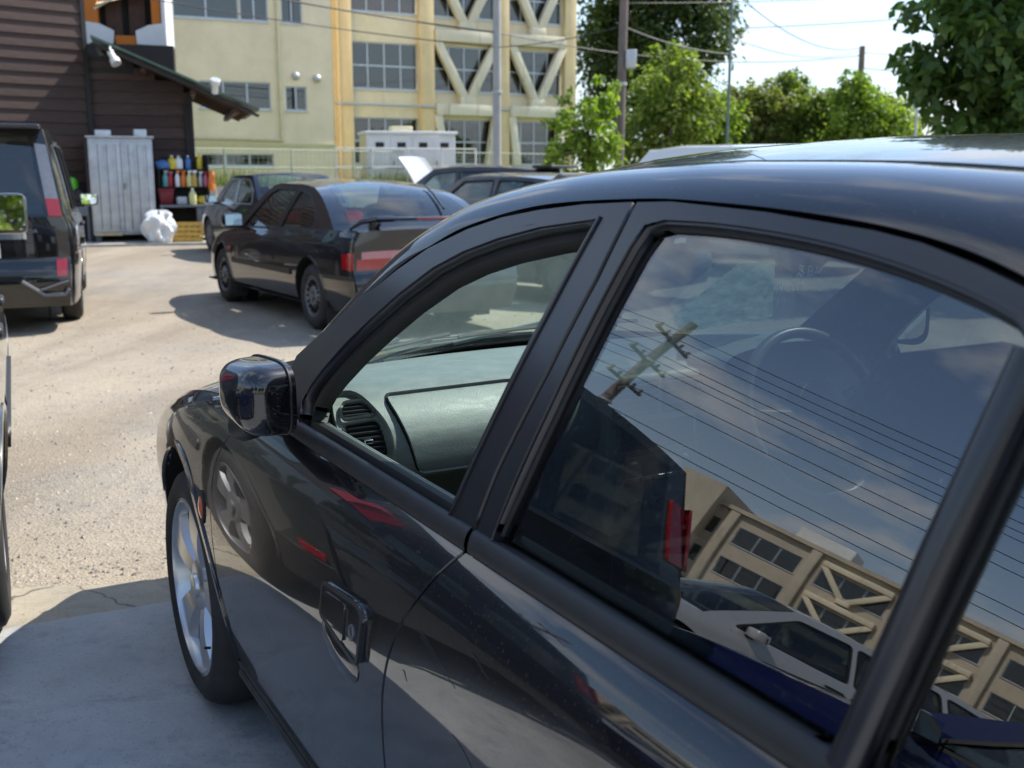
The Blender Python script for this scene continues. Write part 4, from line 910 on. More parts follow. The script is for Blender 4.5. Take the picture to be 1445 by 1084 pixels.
# ---- black coupe
rz = R(31.7)
cp = Auto('black_coupe', wheel_origin(-3.13, 11.99, rz, .76, 0), rz, 'black three-door coupe with rear spoiler and wide red and white tail light', 'car', dict(
    W=.855, uF=.83, uR=-3.50, wb=2.62, z0=.20, r=.30, paint='black_paint_far', res=.06, plan=[(-3.5, .925), (-3.42, .955), (-3.2, .985), (-2.7, 1), (-.3, 1), (.3, .965), (.62, .90), (.83, .78)], belt=[(-3.55, .905), (-3.3, .915), (-2.9, .91), (-2.2, .88), (-1.2, .85), (-.6, .83), (0, .77), (.5, .66), (.9, .56)],
    roof=[(-3.2, 1.10), (-2.3, 1.255), (-1.9, 1.29), (-1.4, 1.295), (-1.05, 1.265), (-.9, 1.22)], gh=(-.42, -1.12, -2.18, -3.12), tumble=.21, hcrown=.05, rbow=.10, rcrown=.045, rgb=.07, dcrown=.02, tex=3.5,
    wins=[[(-.68, .855), (-1.12, 1.20), (-1.32, 1.245), (-1.78, 1.248), (-1.88, 1.23), (-1.72, .875)], [(-1.78, .878), (-1.935, 1.238), (-2.24, 1.195), (-2.52, 1.07), (-2.66, .97), (-2.64, .905)]],
    wheel='steel', rim='alloy_grey', rimr=.185, mould=(.47, .52), gaps=[[(-.46, .84), (-.42, .6), (-.44, .24)], [(-1.66, .855), (-1.72, .6), (-1.70, .24)], [(-3.1, .885), (-3.12, .60), (-3.5, .585)]], handles=[], mir=(-.70, .915), rg=(.05, .93, .09, .91), rglass='clear_glass', glass='car_glass'))
cp.lamp(cp.tail, (.555, .68), (.015, .985), 'lamp_red', 'tail_light', .012, .02, (2, 24)); cp.lamp(cp.tail, (.68, .765), (.04, .96), 'lamp_pale', 'reversing_lens', .012, .02, (2, 24))
cp.lamp(cp.tail, (.36, .40), (0, 1), 'trim_black', 'bumper_strip', .016, .02, (2, 20)); cp.lamp(cp.tail, (.40, .56), (.40, .60), 'plate_white', 'number_plate', .01, .01)
for sd in (1, -1):
    patch('tail_light', [(-3.50, .59), (-3.36, .60), (-3.35, .72), (-3.50, .74)], cp.low(sd), 'lamp_red', cp.root, res=.05, th=.012, flip=sd > 0, offset=.008)
    patch('bumper_strip', [(-3.5, .505), (-2.98, .50), (-2.98, .53), (-3.5, .545)], cp.low(sd), 'trim_black', cp.root, res=.1, th=.016, flip=sd > 0, offset=.012)
    patch('side_indicator', [(-.36, .60), (-.30, .60), (-.30, .635), (-.36, .635)], cp.low(sd), 'lamp_amber', cp.root, res=.05, th=.008, flip=sd > 0, offset=.006)
    MB().box(-.075, .075, -.004, .004, .07, .30, Matrix.Translation((-sd * .75, -2.62 - .36, 0))).build('mud_flap', 'rubber', cp.root); MB().box(-.075, .075, -.004, .004, .09, .30, Matrix.Translation((-sd * .75, -.36, 0))).build('mud_flap', 'rubber', cp.root)
    MB().bar((-sd * .52, -3.30, .91), (-sd * .50, -3.36, 1.005), .05, .10).build('spoiler_foot', 'black_paint_far', cp.root, bevel=.012)
    MB().tube([(-sd * .72, -3.28, .925), (-sd * .64, -3.34, .985), (-sd * .54, -3.36, 1.005), (-sd * .35, -3.36, 1.01)], [.012, .022, .028, .028], 10).build('spoiler_end', 'black_paint_far', cp.root, smooth=True)
MB().box(-.52, .52, -3.43, -3.29, .995, 1.022).build('spoiler', 'black_paint_far', cp.root, bevel=.013); box_obj('brake_light', -.16, .16, -3.437, -3.42, 1.000, 1.015, 'lamp_red', cp.root)
p0 = Vector(cp.rearglass(.80, .30)); p1 = Vector(cp.rearglass(.25, .18)); MB().tube([p0 + Vector((0, -.03, .03)), (p0 + p1) / 2 + Vector((0, -.02, .05)), p1 + Vector((0, -.01, .03))], [.012, .010, .006], 8).build('rear_wiper', 'trim_black', cp.root)
# ---- black minivan
rz = R(20.6)
mv = Auto('black_minivan', wheel_origin(-4.24, 10.5, rz, -.76, -2.86), rz, 'tall black minivan seen from behind with long vertical tail lights', 'car', dict(
    W=.845, uF=.80, uR=-3.86, wb=2.86, z0=.24, r=.315, paint='van_black', res=.08, belt=[(-3.9, 1.02), (-2, 1.00), (-.3, .97), (.2, .92), (.6, .82), (.82, .72)],
    roof=[(-3.8, 1.76), (-3, 1.79), (-1.5, 1.80), (-.7, 1.775), (-.5, 1.74)], gh=(.12, -.62, -3.66, -3.85), tumble=.16, hcrown=.05, rbow=.0, rcrown=.05, rgb=.0, dcrown=0, tbulge=.05, tex=3.5, van=True,
    wins=[[(-.28, 1.0), (-.75, 1.62), (-1.25, 1.66), (-1.28, 1.02)], [(-1.36, 1.02), (-1.33, 1.66), (-2.42, 1.66), (-2.46, 1.03)], [(-2.54, 1.03), (-2.50, 1.66), (-3.38, 1.63), (-3.48, 1.06)]],
    wheel='five', rim='alloy_grey', rimr=.21, gaps=[[(-.42, .96), (-.40, .4)], [(-1.32, 1.0), (-1.34, .27)], [(-2.5, 1.0), (-2.48, .6)]], handles=[(-1.15, .86), (-1.52, .86)], mir=(-.32, 1.09), rg=(.10, .97, .10, .90), rglass='car_glass',
    plan=[(-3.86, .90), (-3.74, .95), (-3.4, .985), (-2.9, 1), (-.4, 1), (.1, .97), (.5, .91), (.8, .78)], sec=[(0, .93), (.2, .96), (.45, .99), (.6, 1), (.85, .99), (.95, .97), (1, .94)]))
r = mv.root
for t0, t1 in ((.0, .075), (.925, 1.0)):
    grid('tail_light', mv.rearglass, 10, 3, 'lamp_smoke', r, s=(.18, .84), t=(t0, t1), flip=True, offset=.012, th=.03); grid('tail_light', mv.rearglass, 4, 3, 'lamp_red', r, s=(.80, 1.0), t=(t0 - .0, t1 + .0), flip=True, offset=.016, th=.03)
    mv.lamp(mv.tail, (.34, .53), (t0 + (.02 if t0 < .5 else .0), t1 - (.02 if t0 > .5 else .0) * 1 - .0), 'lamp_red', 'reflector', .02, .03, (3, 3))
mv.lamp(mv.tail, (.62, .72), (.0, 1), 'van_black', 'bumper_step', .03, .05, (3, 20)); mv.lamp(mv.tail, (.36, .385), (.12, .88), 'skirt_plastic', 'bumper_strip', .018, .02, (2, 16))
for sg in (1, -1):
    q = [Vector(mv.tail(.30, .5 + sg * .24)), Vector(mv.tail(.14, .5 + sg * .36)), Vector(mv.tail(.14, .5 + sg * .47)), Vector(mv.tail(.20, .5 + sg * .49))]
    MB().tube([p + Vector((0, -.03, 0)) for p in q], .018, 8).build('bumper_trim', 'alloy_grey', r, smooth=True); q2 = [Vector(mv.tail(.20, .5 + sg * .34)), Vector(mv.tail(.27, .5 + sg * .45)), Vector(mv.tail(.29, .5 + sg * .49))]
    MB().tube([p + Vector((0, -.03, 0)) for p in q2], .010, 6).build('bumper_trim', 'alloy_grey', r, smooth=True)
mv.lamp(mv.tail, (.76, .835), (.22, .78), 'chrome', 'tailgate_garnish', .025, .03, (3, 16)); mv.lamp(mv.tail, (.56, .72), (.36, .64), 'plate_white', 'number_plate', .034, .02)
text_mesh('SPADA', .052, 'chrome', r, face_m(.44, mv.tail(.86, .2)[1] - .055, .885), 'badge_lettering', .004)
box_obj('roof_spoiler', -.60, .60, -3.98, -3.6, 1.765, 1.80, 'van_black', r, bevel=.016)
MB().tube([(0, -3.92, 1.10), (.30, -3.90, 1.14)], .012, 6).build('rear_wiper', 'trim_black', r)
# ---- sage grey tall wagon beside the sedan
rz = R(24.5)
pw = Auto('tall_wagon', wheel_origin(-1.585, 3.16, rz, -.78, -2.52), rz, 'glossy dark tall wagon parked close beside the black sedan', 'car', dict(
    W=.84, uF=.72, uR=-3.24, wb=2.52, z0=.22, r=.31, paint='sage_paint', res=.07, belt=[(-3.3, .98), (-2, .97), (-.4, .95), (.1, .91), (.5, .82), (.74, .72)],
    roof=[(-3.2, 1.60), (-2.5, 1.65), (-1.2, 1.66), (-.6, 1.62), (-.5, 1.60)], gh=(.05, -.62, -3.0, -3.22), tumble=.15, hcrown=.05, rbow=.02, rcrown=.04, rgb=.0, dcrown=0, tbulge=.05, tex=3.5, van=True,
    wins=[[(-.30, .98), (-.72, 1.52), (-1.20, 1.55), (-1.22, 1.0)], [(-1.30, 1.0), (-1.28, 1.55), (-2.14, 1.55), (-2.20, 1.0)], [(-2.28, 1.0), (-2.22, 1.55), (-2.80, 1.52), (-2.92, 1.04)]],
    wheel='five', rim='alloy_grey', rimr=.20, mould=(.46, .53), gaps=[[(-.44, .95), (-.42, .3)], [(-1.26, .97), (-1.26, .25)], [(-2.24, .97), (-2.14, .62)]], handles=[(-1.08, .86), (-2.05, .86)], handle_mat='trim_black', mir=(-.36, 1.19), mirsize=(.19, .10), rg=(.08, .96, .10, .90), pillar='trim_black'))
for t0, t1 in ((.0, .07), (.93, 1.0)): grid('tail_light', pw.rearglass, 8, 3, 'lamp_red', pw.root, s=(.32, .82), t=(t0, t1), flip=True, offset=.014, th=.03)
for sd in (1, -1):
    patch('tail_light', [(-3.20, 1.09), (-3.13, 1.08), (-3.05, 1.41), (-3.10, 1.43)], pw.up(sd), 'lamp_red', pw.root, res=.06, th=.012, flip=sd > 0, offset=.012)
    patch('bumper_cladding', [(-3.24, .22), (-2.93, .22), (-2.93, .36), (-3.24, .36)], pw.low(sd), 'trim_black', pw.root, res=.08, th=.02, flip=sd > 0, offset=.01)
    patch('reflector', [(-3.21, .375), (-3.10, .375), (-3.10, .41), (-3.21, .41)], pw.low(sd), 'lamp_red', pw.root, res=.06, th=.012, flip=sd > 0, offset=.012)
# ---- cars behind the coupe and along the far side of the yard
def sedan(name, x, y, deg, label, pnt, **k):
    P = dict(W=.85, uF=.82, uR=-3.55, wb=2.65, z0=.2, r=.305, paint=pnt, res=.1, belt=[(-3.6, .88), (-2.9, .90), (-2, .90), (-.5, .88), (0, .83), (.5, .76), (.85, .66)], roof=[(-2.5, 1.36), (-1.8, 1.38), (-1.2, 1.37), (-1.0, 1.345)], gh=(-.35, -1.02, -2.2, -2.9),
        wins=[[(-.62, .90), (-1.10, 1.30), (-1.56, 1.32), (-1.56, .91)], [(-1.63, .91), (-1.63, 1.32), (-2.12, 1.30), (-2.45, 1.12), (-2.5, .92)]], gaps=[[(-.45, .87), (-.43, .3)], [(-1.6, .89), (-1.58, .25)], [(-2.55, .89), (-2.3, .5)]], handles=[(-1.4, .80), (-2.35, .80)], mir=(-.6, .96), handle_mat='trim_black')
    P.update(k); c = Auto(name, (x, y, 0), R(deg), label, 'car', P)
    for a, b_ in ((.01, .22), (.78, .99)): c.lamp(c.tail, (.66, .92), (a, b_), 'lamp_red', 'tail_light'); c.lamp(c.nose, (.66, .92), (a, b_), 'lamp_clear', 'headlight', rear=False)
    c.lamp(c.nose, (.68, .9), (.28, .72), 'trim_black', 'grille', rear=False); c.lamp(c.tail, (.66, .88), (.42, .58), 'plate_white', 'number_plate'); return c
sd1 = sedan('old_black_sedan', -4.85, 20.4, 31, 'boxy old black sedan with pale trimmed windows standing behind the coupe', 'black_paint_far', belt=[(-3.6, .86), (-2.9, .88), (-2, .88), (-.5, .87), (0, .85), (.5, .82), (.85, .76)], wtrim='alloy', tumble=.15, rglass='clear_glass')
wg = dict(gh=(-.2, -.95, -3.1, -3.42), roof=[(-3.2, 1.47), (-2.4, 1.52), (-1.5, 1.53), (-.95, 1.49)], uR=-3.5, belt=[(-3.55, .97), (-2, .95), (-.4, .92), (0, .88), (.5, .80), (.85, .68)], rbow=.02, rgb=.02, dcrown=0,
    wins=[[(-.48, .94), (-1.0, 1.40), (-1.48, 1.44), (-1.5, .96)], [(-1.57, .96), (-1.55, 1.44), (-2.35, 1.44), (-2.42, .97)], [(-2.5, .97), (-2.43, 1.44), (-2.98, 1.40), (-3.12, 1.02)]])
w1 = sedan('dark_wagon', -2.05, 22.2, 62, 'dark brown-grey wagon with roof spoiler parked in front of the fence', 'brown_grey_paint', **wg)
box_obj('roof_spoiler', -.58, .58, -3.45, -3.05, 1.51, 1.56, 'trim_black', w1.root, bevel=.015)
hd = sedan('dark_hatchback', -.98, 13.9, 50, 'charcoal saloon with greenish side glass parked beyond the coupe', 'grey_paint', roof=[(-2.5, 1.31), (-1.8, 1.36), (-1.2, 1.36), (-1.0, 1.335)], glass='clear_glass', gh=(-.25, -1.05, -2.3, -3.1))
bw = sedan('white_open_hood_car', -1.95, 25.2, 70, 'white car with its engine hood raised in front of the fence', 'white_paint', no_hood=True)
hb = Matrix.Translation((0, -.15, .92)) @ Matrix.Rotation(R(57), 4, 'X')
def oh(a, t):
    tt = 2 * t - 1; return hb @ Vector((-tt * .70, 1.0 * a, .05 * (1 - tt * tt) + .06 * math.sin(a * 2.6)))
grid('raised_hood', oh, 10, 10, 'silver_paint', bw.root, th=.03); MB().tube([(.62, .4, .8), hb @ Vector((.6, .7, 0))], .008, 6).build('hood_stay', 'trim_black', bw.root); box_obj('engine', -.5, .5, -.1, .6, .5, .74, 'trim_black', bw.root, bevel=.05)
sedan('blue_roof_car', 1.9, 24.5, 68, 'bluish-silver car with only its roof showing beyond the black sedan', 'silver_paint', roof=[(-2.5, 1.40), (-1.8, 1.43), (-1.2, 1.42), (-1.0, 1.40)])
sedan('white_roof_car', 3.0, 20.0, 66, 'white saloon with only its roof showing near the trees', 'white_paint', roof=[(-2.5, 1.38), (-1.8, 1.42), (-1.2, 1.41), (-1.0, 1.38)])
wvp = dict(wg); wvp.update(roof=[(-3.2, 1.74), (-2.4, 1.78), (-1.0, 1.78), (-.5, 1.72)], gh=(.25, -.42, -3.3, -3.45), wins=[[(-.1, 1.0), (-.5, 1.58), (-1.2, 1.62), (-1.22, 1.0)], [(-1.3, 1.0), (-1.28, 1.62), (-2.2, 1.62), (-2.22, 1.0)], [(-2.3, 1.0), (-2.28, 1.62), (-3.1, 1.60), (-3.16, 1.04)]], van=True)
sedan('white_van', 1.9, 17.2, 66, 'white box-bodied van showing above the roof of the black sedan', 'white_paint', **wvp)
# ---- vehicles on the other side, seen mirrored in the sedan's glass
sw_ = sedan('silver_wagon', -7.3, 3.7, -40, 'silver estate car mirrored in the rear door glass of the black sedan', 'silver_paint', **wg)
bc = sedan('blue_sedan', -3.55, 1.25, 22, 'deep blue saloon mirrored low in the rear door glass of the black sedan', 'blue_paint')
# ================================================================= buildings
def wallmat(name, col, stain=(.10, .085, .06), amt=.35):
    t = NT(name); b = t.bsdf(col, .88); f = t.noise(.9, 8, .65); g = t.noise(2.5, 6, .7, stretch=(1.6, 1.6, .16))
    c = t.ramp(f, [(.3, tuple(x * .86 for x in col)), (.7, tuple(min(1, x * 1.08) for x in col))]); c = t.mix(t.ramp(g, [(.57, (0,) * 3), (.78, (amt,) * 3)]), c, stain)
    t.l(c, b.inputs['Base Color']); t.bump(b, t.noise(35, 4, .6), .15, .01)
wallmat('green_cream_wall', (.84, .70, .47), amt=.12); wallmat('yellow_wall', (.82, .70, .46)); wallmat('ochre_pilaster', (.80, .61, .33)); wallmat('brace_concrete', (.74, .66, .48), (.05, .045, .04), .75)
wallmat('plain_beige', (.50, .44, .34)); wallmat('white_panel', (.70, .71, .70), (.3, .29, .26), .2); wallmat('orange_panel', (.55, .17, .025), amt=.15); wallmat('cream_metal', (.62, .55, .36), amt=.15)
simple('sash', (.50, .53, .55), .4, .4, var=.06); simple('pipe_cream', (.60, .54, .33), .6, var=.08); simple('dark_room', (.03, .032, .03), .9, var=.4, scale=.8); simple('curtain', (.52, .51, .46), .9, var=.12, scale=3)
simple('vent_grey', (.48, .49, .49), .4, .3, var=.08)
def plane_fn(y=0.0): return lambda a, z: (a, y, z)
def wall_with_holes(name, poly, holes, mat, parent, th=.16, y=0.0): return patch(name, poly, plane_fn(y), mat, parent, holes, res=3.0, th=th)
def rect(a0, a1, z0, z1): return [(a0, z0), (a1, z0), (a1, z1), (a0, z1)]
def window(parent, a0, a1, z0, z1, cols, rows, y=.10, curtains=()):
    w = empty_part('window', ((a0 + a1) / 2, y, z0), parent); W, Hh = a1 - a0, z1 - z0; o = -W / 2; fr = MB(); b = .045
    fr.box(o, -o, -.04, .04, 0, b).box(o, -o, -.04, .04, Hh - b, Hh).box(o, o + b, -.04, .04, b, Hh - b).box(-o - b, -o, -.04, .04, b, Hh - b)
    for i in range(1, cols): q = o + W * i / cols; fr.box(q - .028, q + .028, -.035, .03, b, Hh - b)
    for j in range(1, rows): q = Hh * j / rows; fr.box(o + b, -o - b, -.030, .028, q - .03, q + .03)
    fr.build('frame', 'sash', w); box_obj('sill', o - .03, -o + .03, -.16, .0, -.06, -.004, 'sash', w)
    for i in range(cols):
        for j in range(rows):
            x0, x1, q0, q1 = o + W * i / cols, o + W * (i + 1) / cols, Hh * j / rows, Hh * (j + 1) / rows; box_obj('pane', x0 + .02, x1 - .02, -.003, .003, q0 + .02, q1 - .02, 'house_glass', w)
            if curtains == 'r' and random.random() < .36:
                n = 16; box = MB(); cv = []
                for k in range(n + 1): x = x0 + (x1 - x0) * k / n; dy = .14 + .025 * math.sin(k * 2.1); cv += [(x, dy, q0), (x, dy, q1)]
                box.add(cv, [(2 * k, 2 * k + 2, 2 * k + 3, 2 * k + 1) for k in range(n)]).build('curtain', 'curtain', w, smooth=True)
    return w
def holes_of(ws): return [rect(*w[:4]) for w in ws]
# ---- flat-fronted pale building
gb = empty('pale_building', (-6.73, 42, 0), R(25), 'pale yellow-green plastered building with drainpipes beside the braced school', 'building')
GW = [(-5.66, -3.38, 6.85, 8.3, 2, 1), (-3.34, -1.07 - 1.25, 6.85, 8.3, 2, 1), (-1.85, -1.07, 6.85, 8.1, 2, 1), (-4.9, -2.34, 3.76, 4.72, 3, 1), (-1.80, -1.0, 3.74, 4.62, 2, 1), (-4.95, -2.32, 1.72, 2.16, 3, 1), (-8.6, -6.4, 6.85, 8.3, 2, 1), (-8.6, -6.4, 3.76, 4.72, 2, 1)]
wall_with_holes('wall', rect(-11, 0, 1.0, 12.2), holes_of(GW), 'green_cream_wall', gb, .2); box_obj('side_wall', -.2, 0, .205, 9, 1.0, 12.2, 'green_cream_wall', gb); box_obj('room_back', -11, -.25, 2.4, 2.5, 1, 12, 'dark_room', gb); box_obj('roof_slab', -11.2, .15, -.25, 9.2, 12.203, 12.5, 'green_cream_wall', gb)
for w in GW: window(gb, *w, curtains='r')
for x in (-2.02, -5.83): MB().tube([(x, -.09, 2.72), (x, -.09, 12.0)], .055, 10).build('drainpipe', 'pipe_cream', gb, smooth=True)
MB().tube([(-6.5, -.09, 2.72), (-1.95, -.09, 2.66)], .055, 10).build('drainpipe', 'pipe_cream', gb, smooth=True); box_obj('ledge', -11, 0.03, -.06, -.003, 2.44, 2.54, 'pipe_cream', gb)
for x, z in ((-1.40, 4.98), (-.60, 4.92)): MB().lathe([(.15, .0), (.15, -.08), (.12, -.15), (.05, -.19), (0, -.2)], 20, 'y', x, -.002, z).build('vent_hood', 'vent_grey', gb, smooth=True)
# ---- school block with V braces
def school(root, bays, zrows, length, braces, piers, ztop, step, seed, wm='yellow_wall', pm_='ochre_pilaster', cr=(4, 2)):
    random.seed(seed); ws = []
    for (a0, a1) in bays:
        for (z0, z1) in zrows: ws.append((a0, a1, z0, z1, *cr))
    wall_with_holes('wall', rect(0, length, 1.0, ztop), holes_of(ws), wm, root, .22)
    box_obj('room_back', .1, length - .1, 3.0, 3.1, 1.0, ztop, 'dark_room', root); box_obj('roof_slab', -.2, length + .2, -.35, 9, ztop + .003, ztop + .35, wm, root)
    box_obj('side_wall', length - .2, length, .225, 9, 1.0, ztop, wm, root); box_obj('side_wall', 0, .2, .225, 9, 1.0, ztop, wm, root)
    for z in [r_[0] - .55 for r_ in zrows]: box_obj('floor_slab', .1, length - .1, .23, 2.95, z - .1, z, 'dark_room', root)
    for w in ws: window(root, *w, curtains='r')
    for (a0, a1) in piers: box_obj('pilaster', a0, a1, -.30, -.003, 1.0, ztop, pm_, root, bevel=.02)
    for (a0, a1) in braces:
        for k, (z0, z1) in enumerate(zrows):
            box_obj('brace_beam', a0, a1, -.42, -.02, z1 + .15, z1 + .62, 'brace_concrete', root, bevel=.02)
            m = (a0 + a1) / 2; zb = z0 - .28 if k else z0 - .9; zt = z1 + .16
            for sg in (-1, 1):
                if k: p, q = (m + sg * (a1 - a0) / 2 - sg * .10, -.21, zt), (m + sg * .12, -.21, zb)
                else: p, q = (m + sg * (a1 - a0) / 2 - sg * .10, -.21, zt), (m + sg * .55 * 1.6, -.21, zb)
                MB().bar(p, q, .34, .34, up=(0, 1, 0)).build('brace', 'brace_concrete', root, bevel=.015)
            box_obj('brace_foot', m - .35, m + .35, -.40, -.02, zb - .35, zb + .05, 'brace_concrete', root, bevel=.03) if k else None
sc = empty('braced_school', (-7.15, 45, 0), R(27), 'yellow school block with concrete V-shaped earthquake braces over its windows', 'building')
school(sc, [(.74, 3.60), (4.33, 7.20), (7.82, 10.45)], [(1.85, 3.72), (4.86, 6.70), (7.87, 9.7)], 11.1, [(4.30, 7.24), (7.78, 10.49)], [(.16, .70), (3.64, 4.27), (7.26, 7.76), (10.51, 11.07)], 11.5, 0, 3)
MB().tube([(-.1, -.36, 4.22), (7.7, -.36, 4.16)], .05, 8).build('service_pipe', 'vent_grey', sc, smooth=True); MB().tube([(.1, -.34, 1.1), (.1, -.34, 11)], .06, 8).build('drainpipe', 'ochre_pilaster', sc, smooth=True)
sc2 = empty('long_school', (-52, -46, 0), R(90), 'long sunlit beige school block mirrored in the rear door glass of the black sedan', 'building')
L2 = 78; by = [(1 + 4.5 * k, 4.5 + 4.5 * k) for k in range(17)]
school(sc2, by, [(1.0, 2.6), (4.2, 5.8), (7.2, 8.8)], L2, [by[11], by[12], by[6]], [(.3 + 4.5 * k, .8 + 4.5 * k) for k in range(18)], 9.9, 0, 5, 'plain_beige', 'plain_beige', (3, 1))
box_obj('stair_tower', 44, 47.4, -2.2, 6, .9, 10.9, 'plain_beige', sc2); box_obj('water_tank', 58, 61, 2, 5, 10.26, 11.6, 'white_panel', sc2); box_obj('stair_tower', 64.5, 67, -1.2, 6, .9, 11.4, 'plain_beige', sc2); box_obj('stair_tower', 33, 36, -1.0, 6, .9, 12.4, 'plain_beige', sc2); box_obj('water_tank', 24, 26, 2, 4, 10.26, 11.4, 'white_panel', sc2)
# ---- transformer cabinet behind the white fence
cb = empty('transformer_cabinet', (-4.72, 36, 0), R(16), 'white metal transformer cabinet with a cream end in front of the school', 'cabinet')
box_obj('body', 0, 2.95, 0, 1.6, 1.04, 2.70, 'white_panel', cb, bevel=.01); box_obj('end_panel', -.02, -.002, .02, 1.58, 1.06, 2.72, 'cream_metal', cb); box_obj('roof', -.06, 3.02, -.08, 1.7, 2.703, 2.80, 'white_panel', cb, bevel=.02); box_obj('ventilator', .9, 1.6, .4, 1.0, 2.803, 2.98, 'cream_metal', cb, bevel=.03)
for k in range(4):
    x = .08 + .72 * k; box_obj('door', x, x + .68, -.02, -.003, 1.2, 2.62, 'white_panel', cb); box_obj('vent_window', x + .2, x + .48, -.03, -.0225, 2.28, 2.44, 'dark_room', cb); box_obj('handle', x + .06, x + .09, -.05, -.0225, 1.7, 1.85, 'alloy_grey', cb)
# ---- fences
simple('fence_green', (.30, .36, .27), .6, .1, var=.1); simple('fence_white', (.66, .66, .63), .5, var=.08)
def fence(name, a, b, z0, h, step, mat, label, mesh=.16, r=.025):
    d = Vector((b[0] - a[0], b[1] - a[1], 0)); L = d.length; f = empty(name, (a[0], a[1], z0), math.atan2(d.y, d.x), label, 'fence'); n = int(L / step)
    for i in range(n + 1): MB().tube([(L * i / n, 0, 0), (L * i / n, 0, h)], r, 8).build('post', mat, f, smooth=True)
    for z in (.05, h * .52, h - .02): MB().tube([(0, 0, z), (L, 0, z)], r * .7, 6).build('rail', mat, f)
    wm = MB()
    for k in range(int(L / mesh)): x = k * mesh; wm.box(x - .0025, x + .0025, -.0025, .0025, 0.05, h - .03)
    for k in range(int(h / mesh)): wm.box(0, L, -.002, .002, .1 + k * mesh, .1045 + k * mesh)
    tag(wm.build('wire_mesh', mat, f), kind='stuff'); return f
fence('mesh_fence', (-11.8, 29.6), (3.4, 42), 1.0, 1.16, 2.1, 'fence_green', 'green wire mesh fence along the top of the grassy bank')
fence('white_fence', (-5.6, 35.2), (-1.2, 36.5), 1.0, 1.25, 1.1, 'fence_white', 'white mesh fence around the transformer cabinet', .10, .03)
# ---- dark timber building and lean-to shed
t = NT('dark_timber'); b = t.bsdf((.05, .03, .025), .75); oi = t.n('ShaderNodeObjectInfo'); g = t.noise(6, 8, .7, stretch=(.5, 1, 9)); c = t.ramp(g, [(.3, (.030, .017, .013)), (.6, (.070, .040, .031)), (.8, (.15, .095, .073))])
hs = t.n('ShaderNodeHueSaturation'); ma_ = t.n('ShaderNodeMath', operation='MULTIPLY_ADD'); t.l(oi.outputs['Random'], ma_.inputs[0]); ma_.inputs[1].default_value = .5; ma_.inputs[2].default_value = .75; t.l(ma_.outputs[0], hs.inputs['Value']); t.l(c, hs.inputs['Color']); t.l(hs.outputs[0], b.inputs['Base Color']); t.bump(b, g, .3, .01)
simple('roof_green', (.09, .14, .10), .5, var=.2, scale=4); simple('timber_black', (.016, .014, .013), .7, var=.2, scale=8); simple('rafter_brown', (.075, .035, .02), .7, var=.3, scale=8); simple('spot_white', (.72, .71, .66), .4, var=.04)
lw = empty('timber_house', (-8.9, 22.6, 0), R(42), 'tall dark brown timber clad wall catching a slanting band of sun', 'building')
box_obj('wall_core', -7, .32, .03, 4, 0, 7.0, 'timber_black', lw)
def plank_mesh(L, h, th=.036):
    m = MB().add([(0, -th, 0), (L, -th, 0), (L, -.004, h), (0, -.004, h), (0, .02, 0), (L, .02, 0), (L, .02, h), (0, .02, h)], [(0, 1, 2, 3), (4, 7, 6, 5), (0, 4, 5, 1), (3, 2, 6, 7), (0, 3, 7, 4), (1, 5, 6, 2)]); return m
pm = None
for k in range(29):
    if pm is None: o = plank_mesh(7.25, .245).build('plank', 'dark_timber', lw); pm = o
    else: o = pm.copy(); link(o, lw)
    o.location = (-6.98, 0, .02 + .24 * k)
box_obj('corner_board', .27, .36, -.05, .03, 0, 7.0, 'timber_black', lw)
box_obj('eave', -7.2, .40, -.12, 4.2, 7.003, 7.12, 'roof_green', lw)
sh_ = empty('timber_shed', (-8.4, 23.0, 0), R(18), 'dark timber lean-to shed with a sloping green-edged roof', 'building')
def rz_(x): return 4.02 + (x - .04) * (2.76 - 4.02) / 2.99
box_obj('wall_core', -.45, 1.70, .03, 3.0, 0, 2.9, 'timber_black', sh_)
for k in range(16):
    z = .02 + .235 * k; xr = 1.72 if z + .3 < rz_(1.72) else min(1.72, .04 + (z + .30 - 4.02) * 2.99 / (2.76 - 4.02)); 
    if xr < -.2: continue
    plank_mesh(xr + .42, .24).build('plank', 'dark_timber', sh_).location = (-.42, 0, z)
box_obj('corner_post', 1.62, 1.74, -.06, .04, 0, 3.0, 'timber_black', sh_); MB().tube([(1.58, -.08, .1), (1.60, -.08, 2.85)], .035, 8).build('drainpipe', 'timber_black', sh_, smooth=True)
rf = MB(); V = []
for y in (-.75, 3.2):
    for x, dz in ((-.15, 0), (3.05, 0), (3.05, -.05), (-.15, -.05)): V.append((x, y, rz_(x) + dz))
rf.add(V, [(0, 1, 2, 3), (7, 6, 5, 4), (0, 4, 5, 1), (1, 5, 6, 2), (2, 6, 7, 3), (3, 7, 4, 0)]).build('roof', 'roof_green', sh_)
MB().bar((-.15, -.76, rz_(-.15) - .17), (3.03, -.76, rz_(3.03) - .17), .04, .26, up=(0, 1, 0)).build('rake_board', 'timber_black', sh_)
for k, y in enumerate((-.6, .3, 1.2, 2.1, 3.0)): MB().bar((.0, y, rz_(0) - .13), (2.92, y, rz_(2.92) - .13), .07, .12, up=(0, 1, 0)).build('rafter', 'rafter_brown', sh_)
for x in (.8, 1.75, 2.6): MB().bar((x, -.7, rz_(x) - .24), (x, 3.1, rz_(x) - .24), .10, .10).build('purlin', 'rafter_brown', sh_)
box_obj('gable_fill', -.42, .6, -.02, .02, 3.3, 3.75, 'timber_black', sh_)
def shed_pt(x, y, z):
    c, s = math.cos(R(18)), math.sin(R(18)); return (-8.4 + x * c - y * s, 23 + x * s + y * c, z)
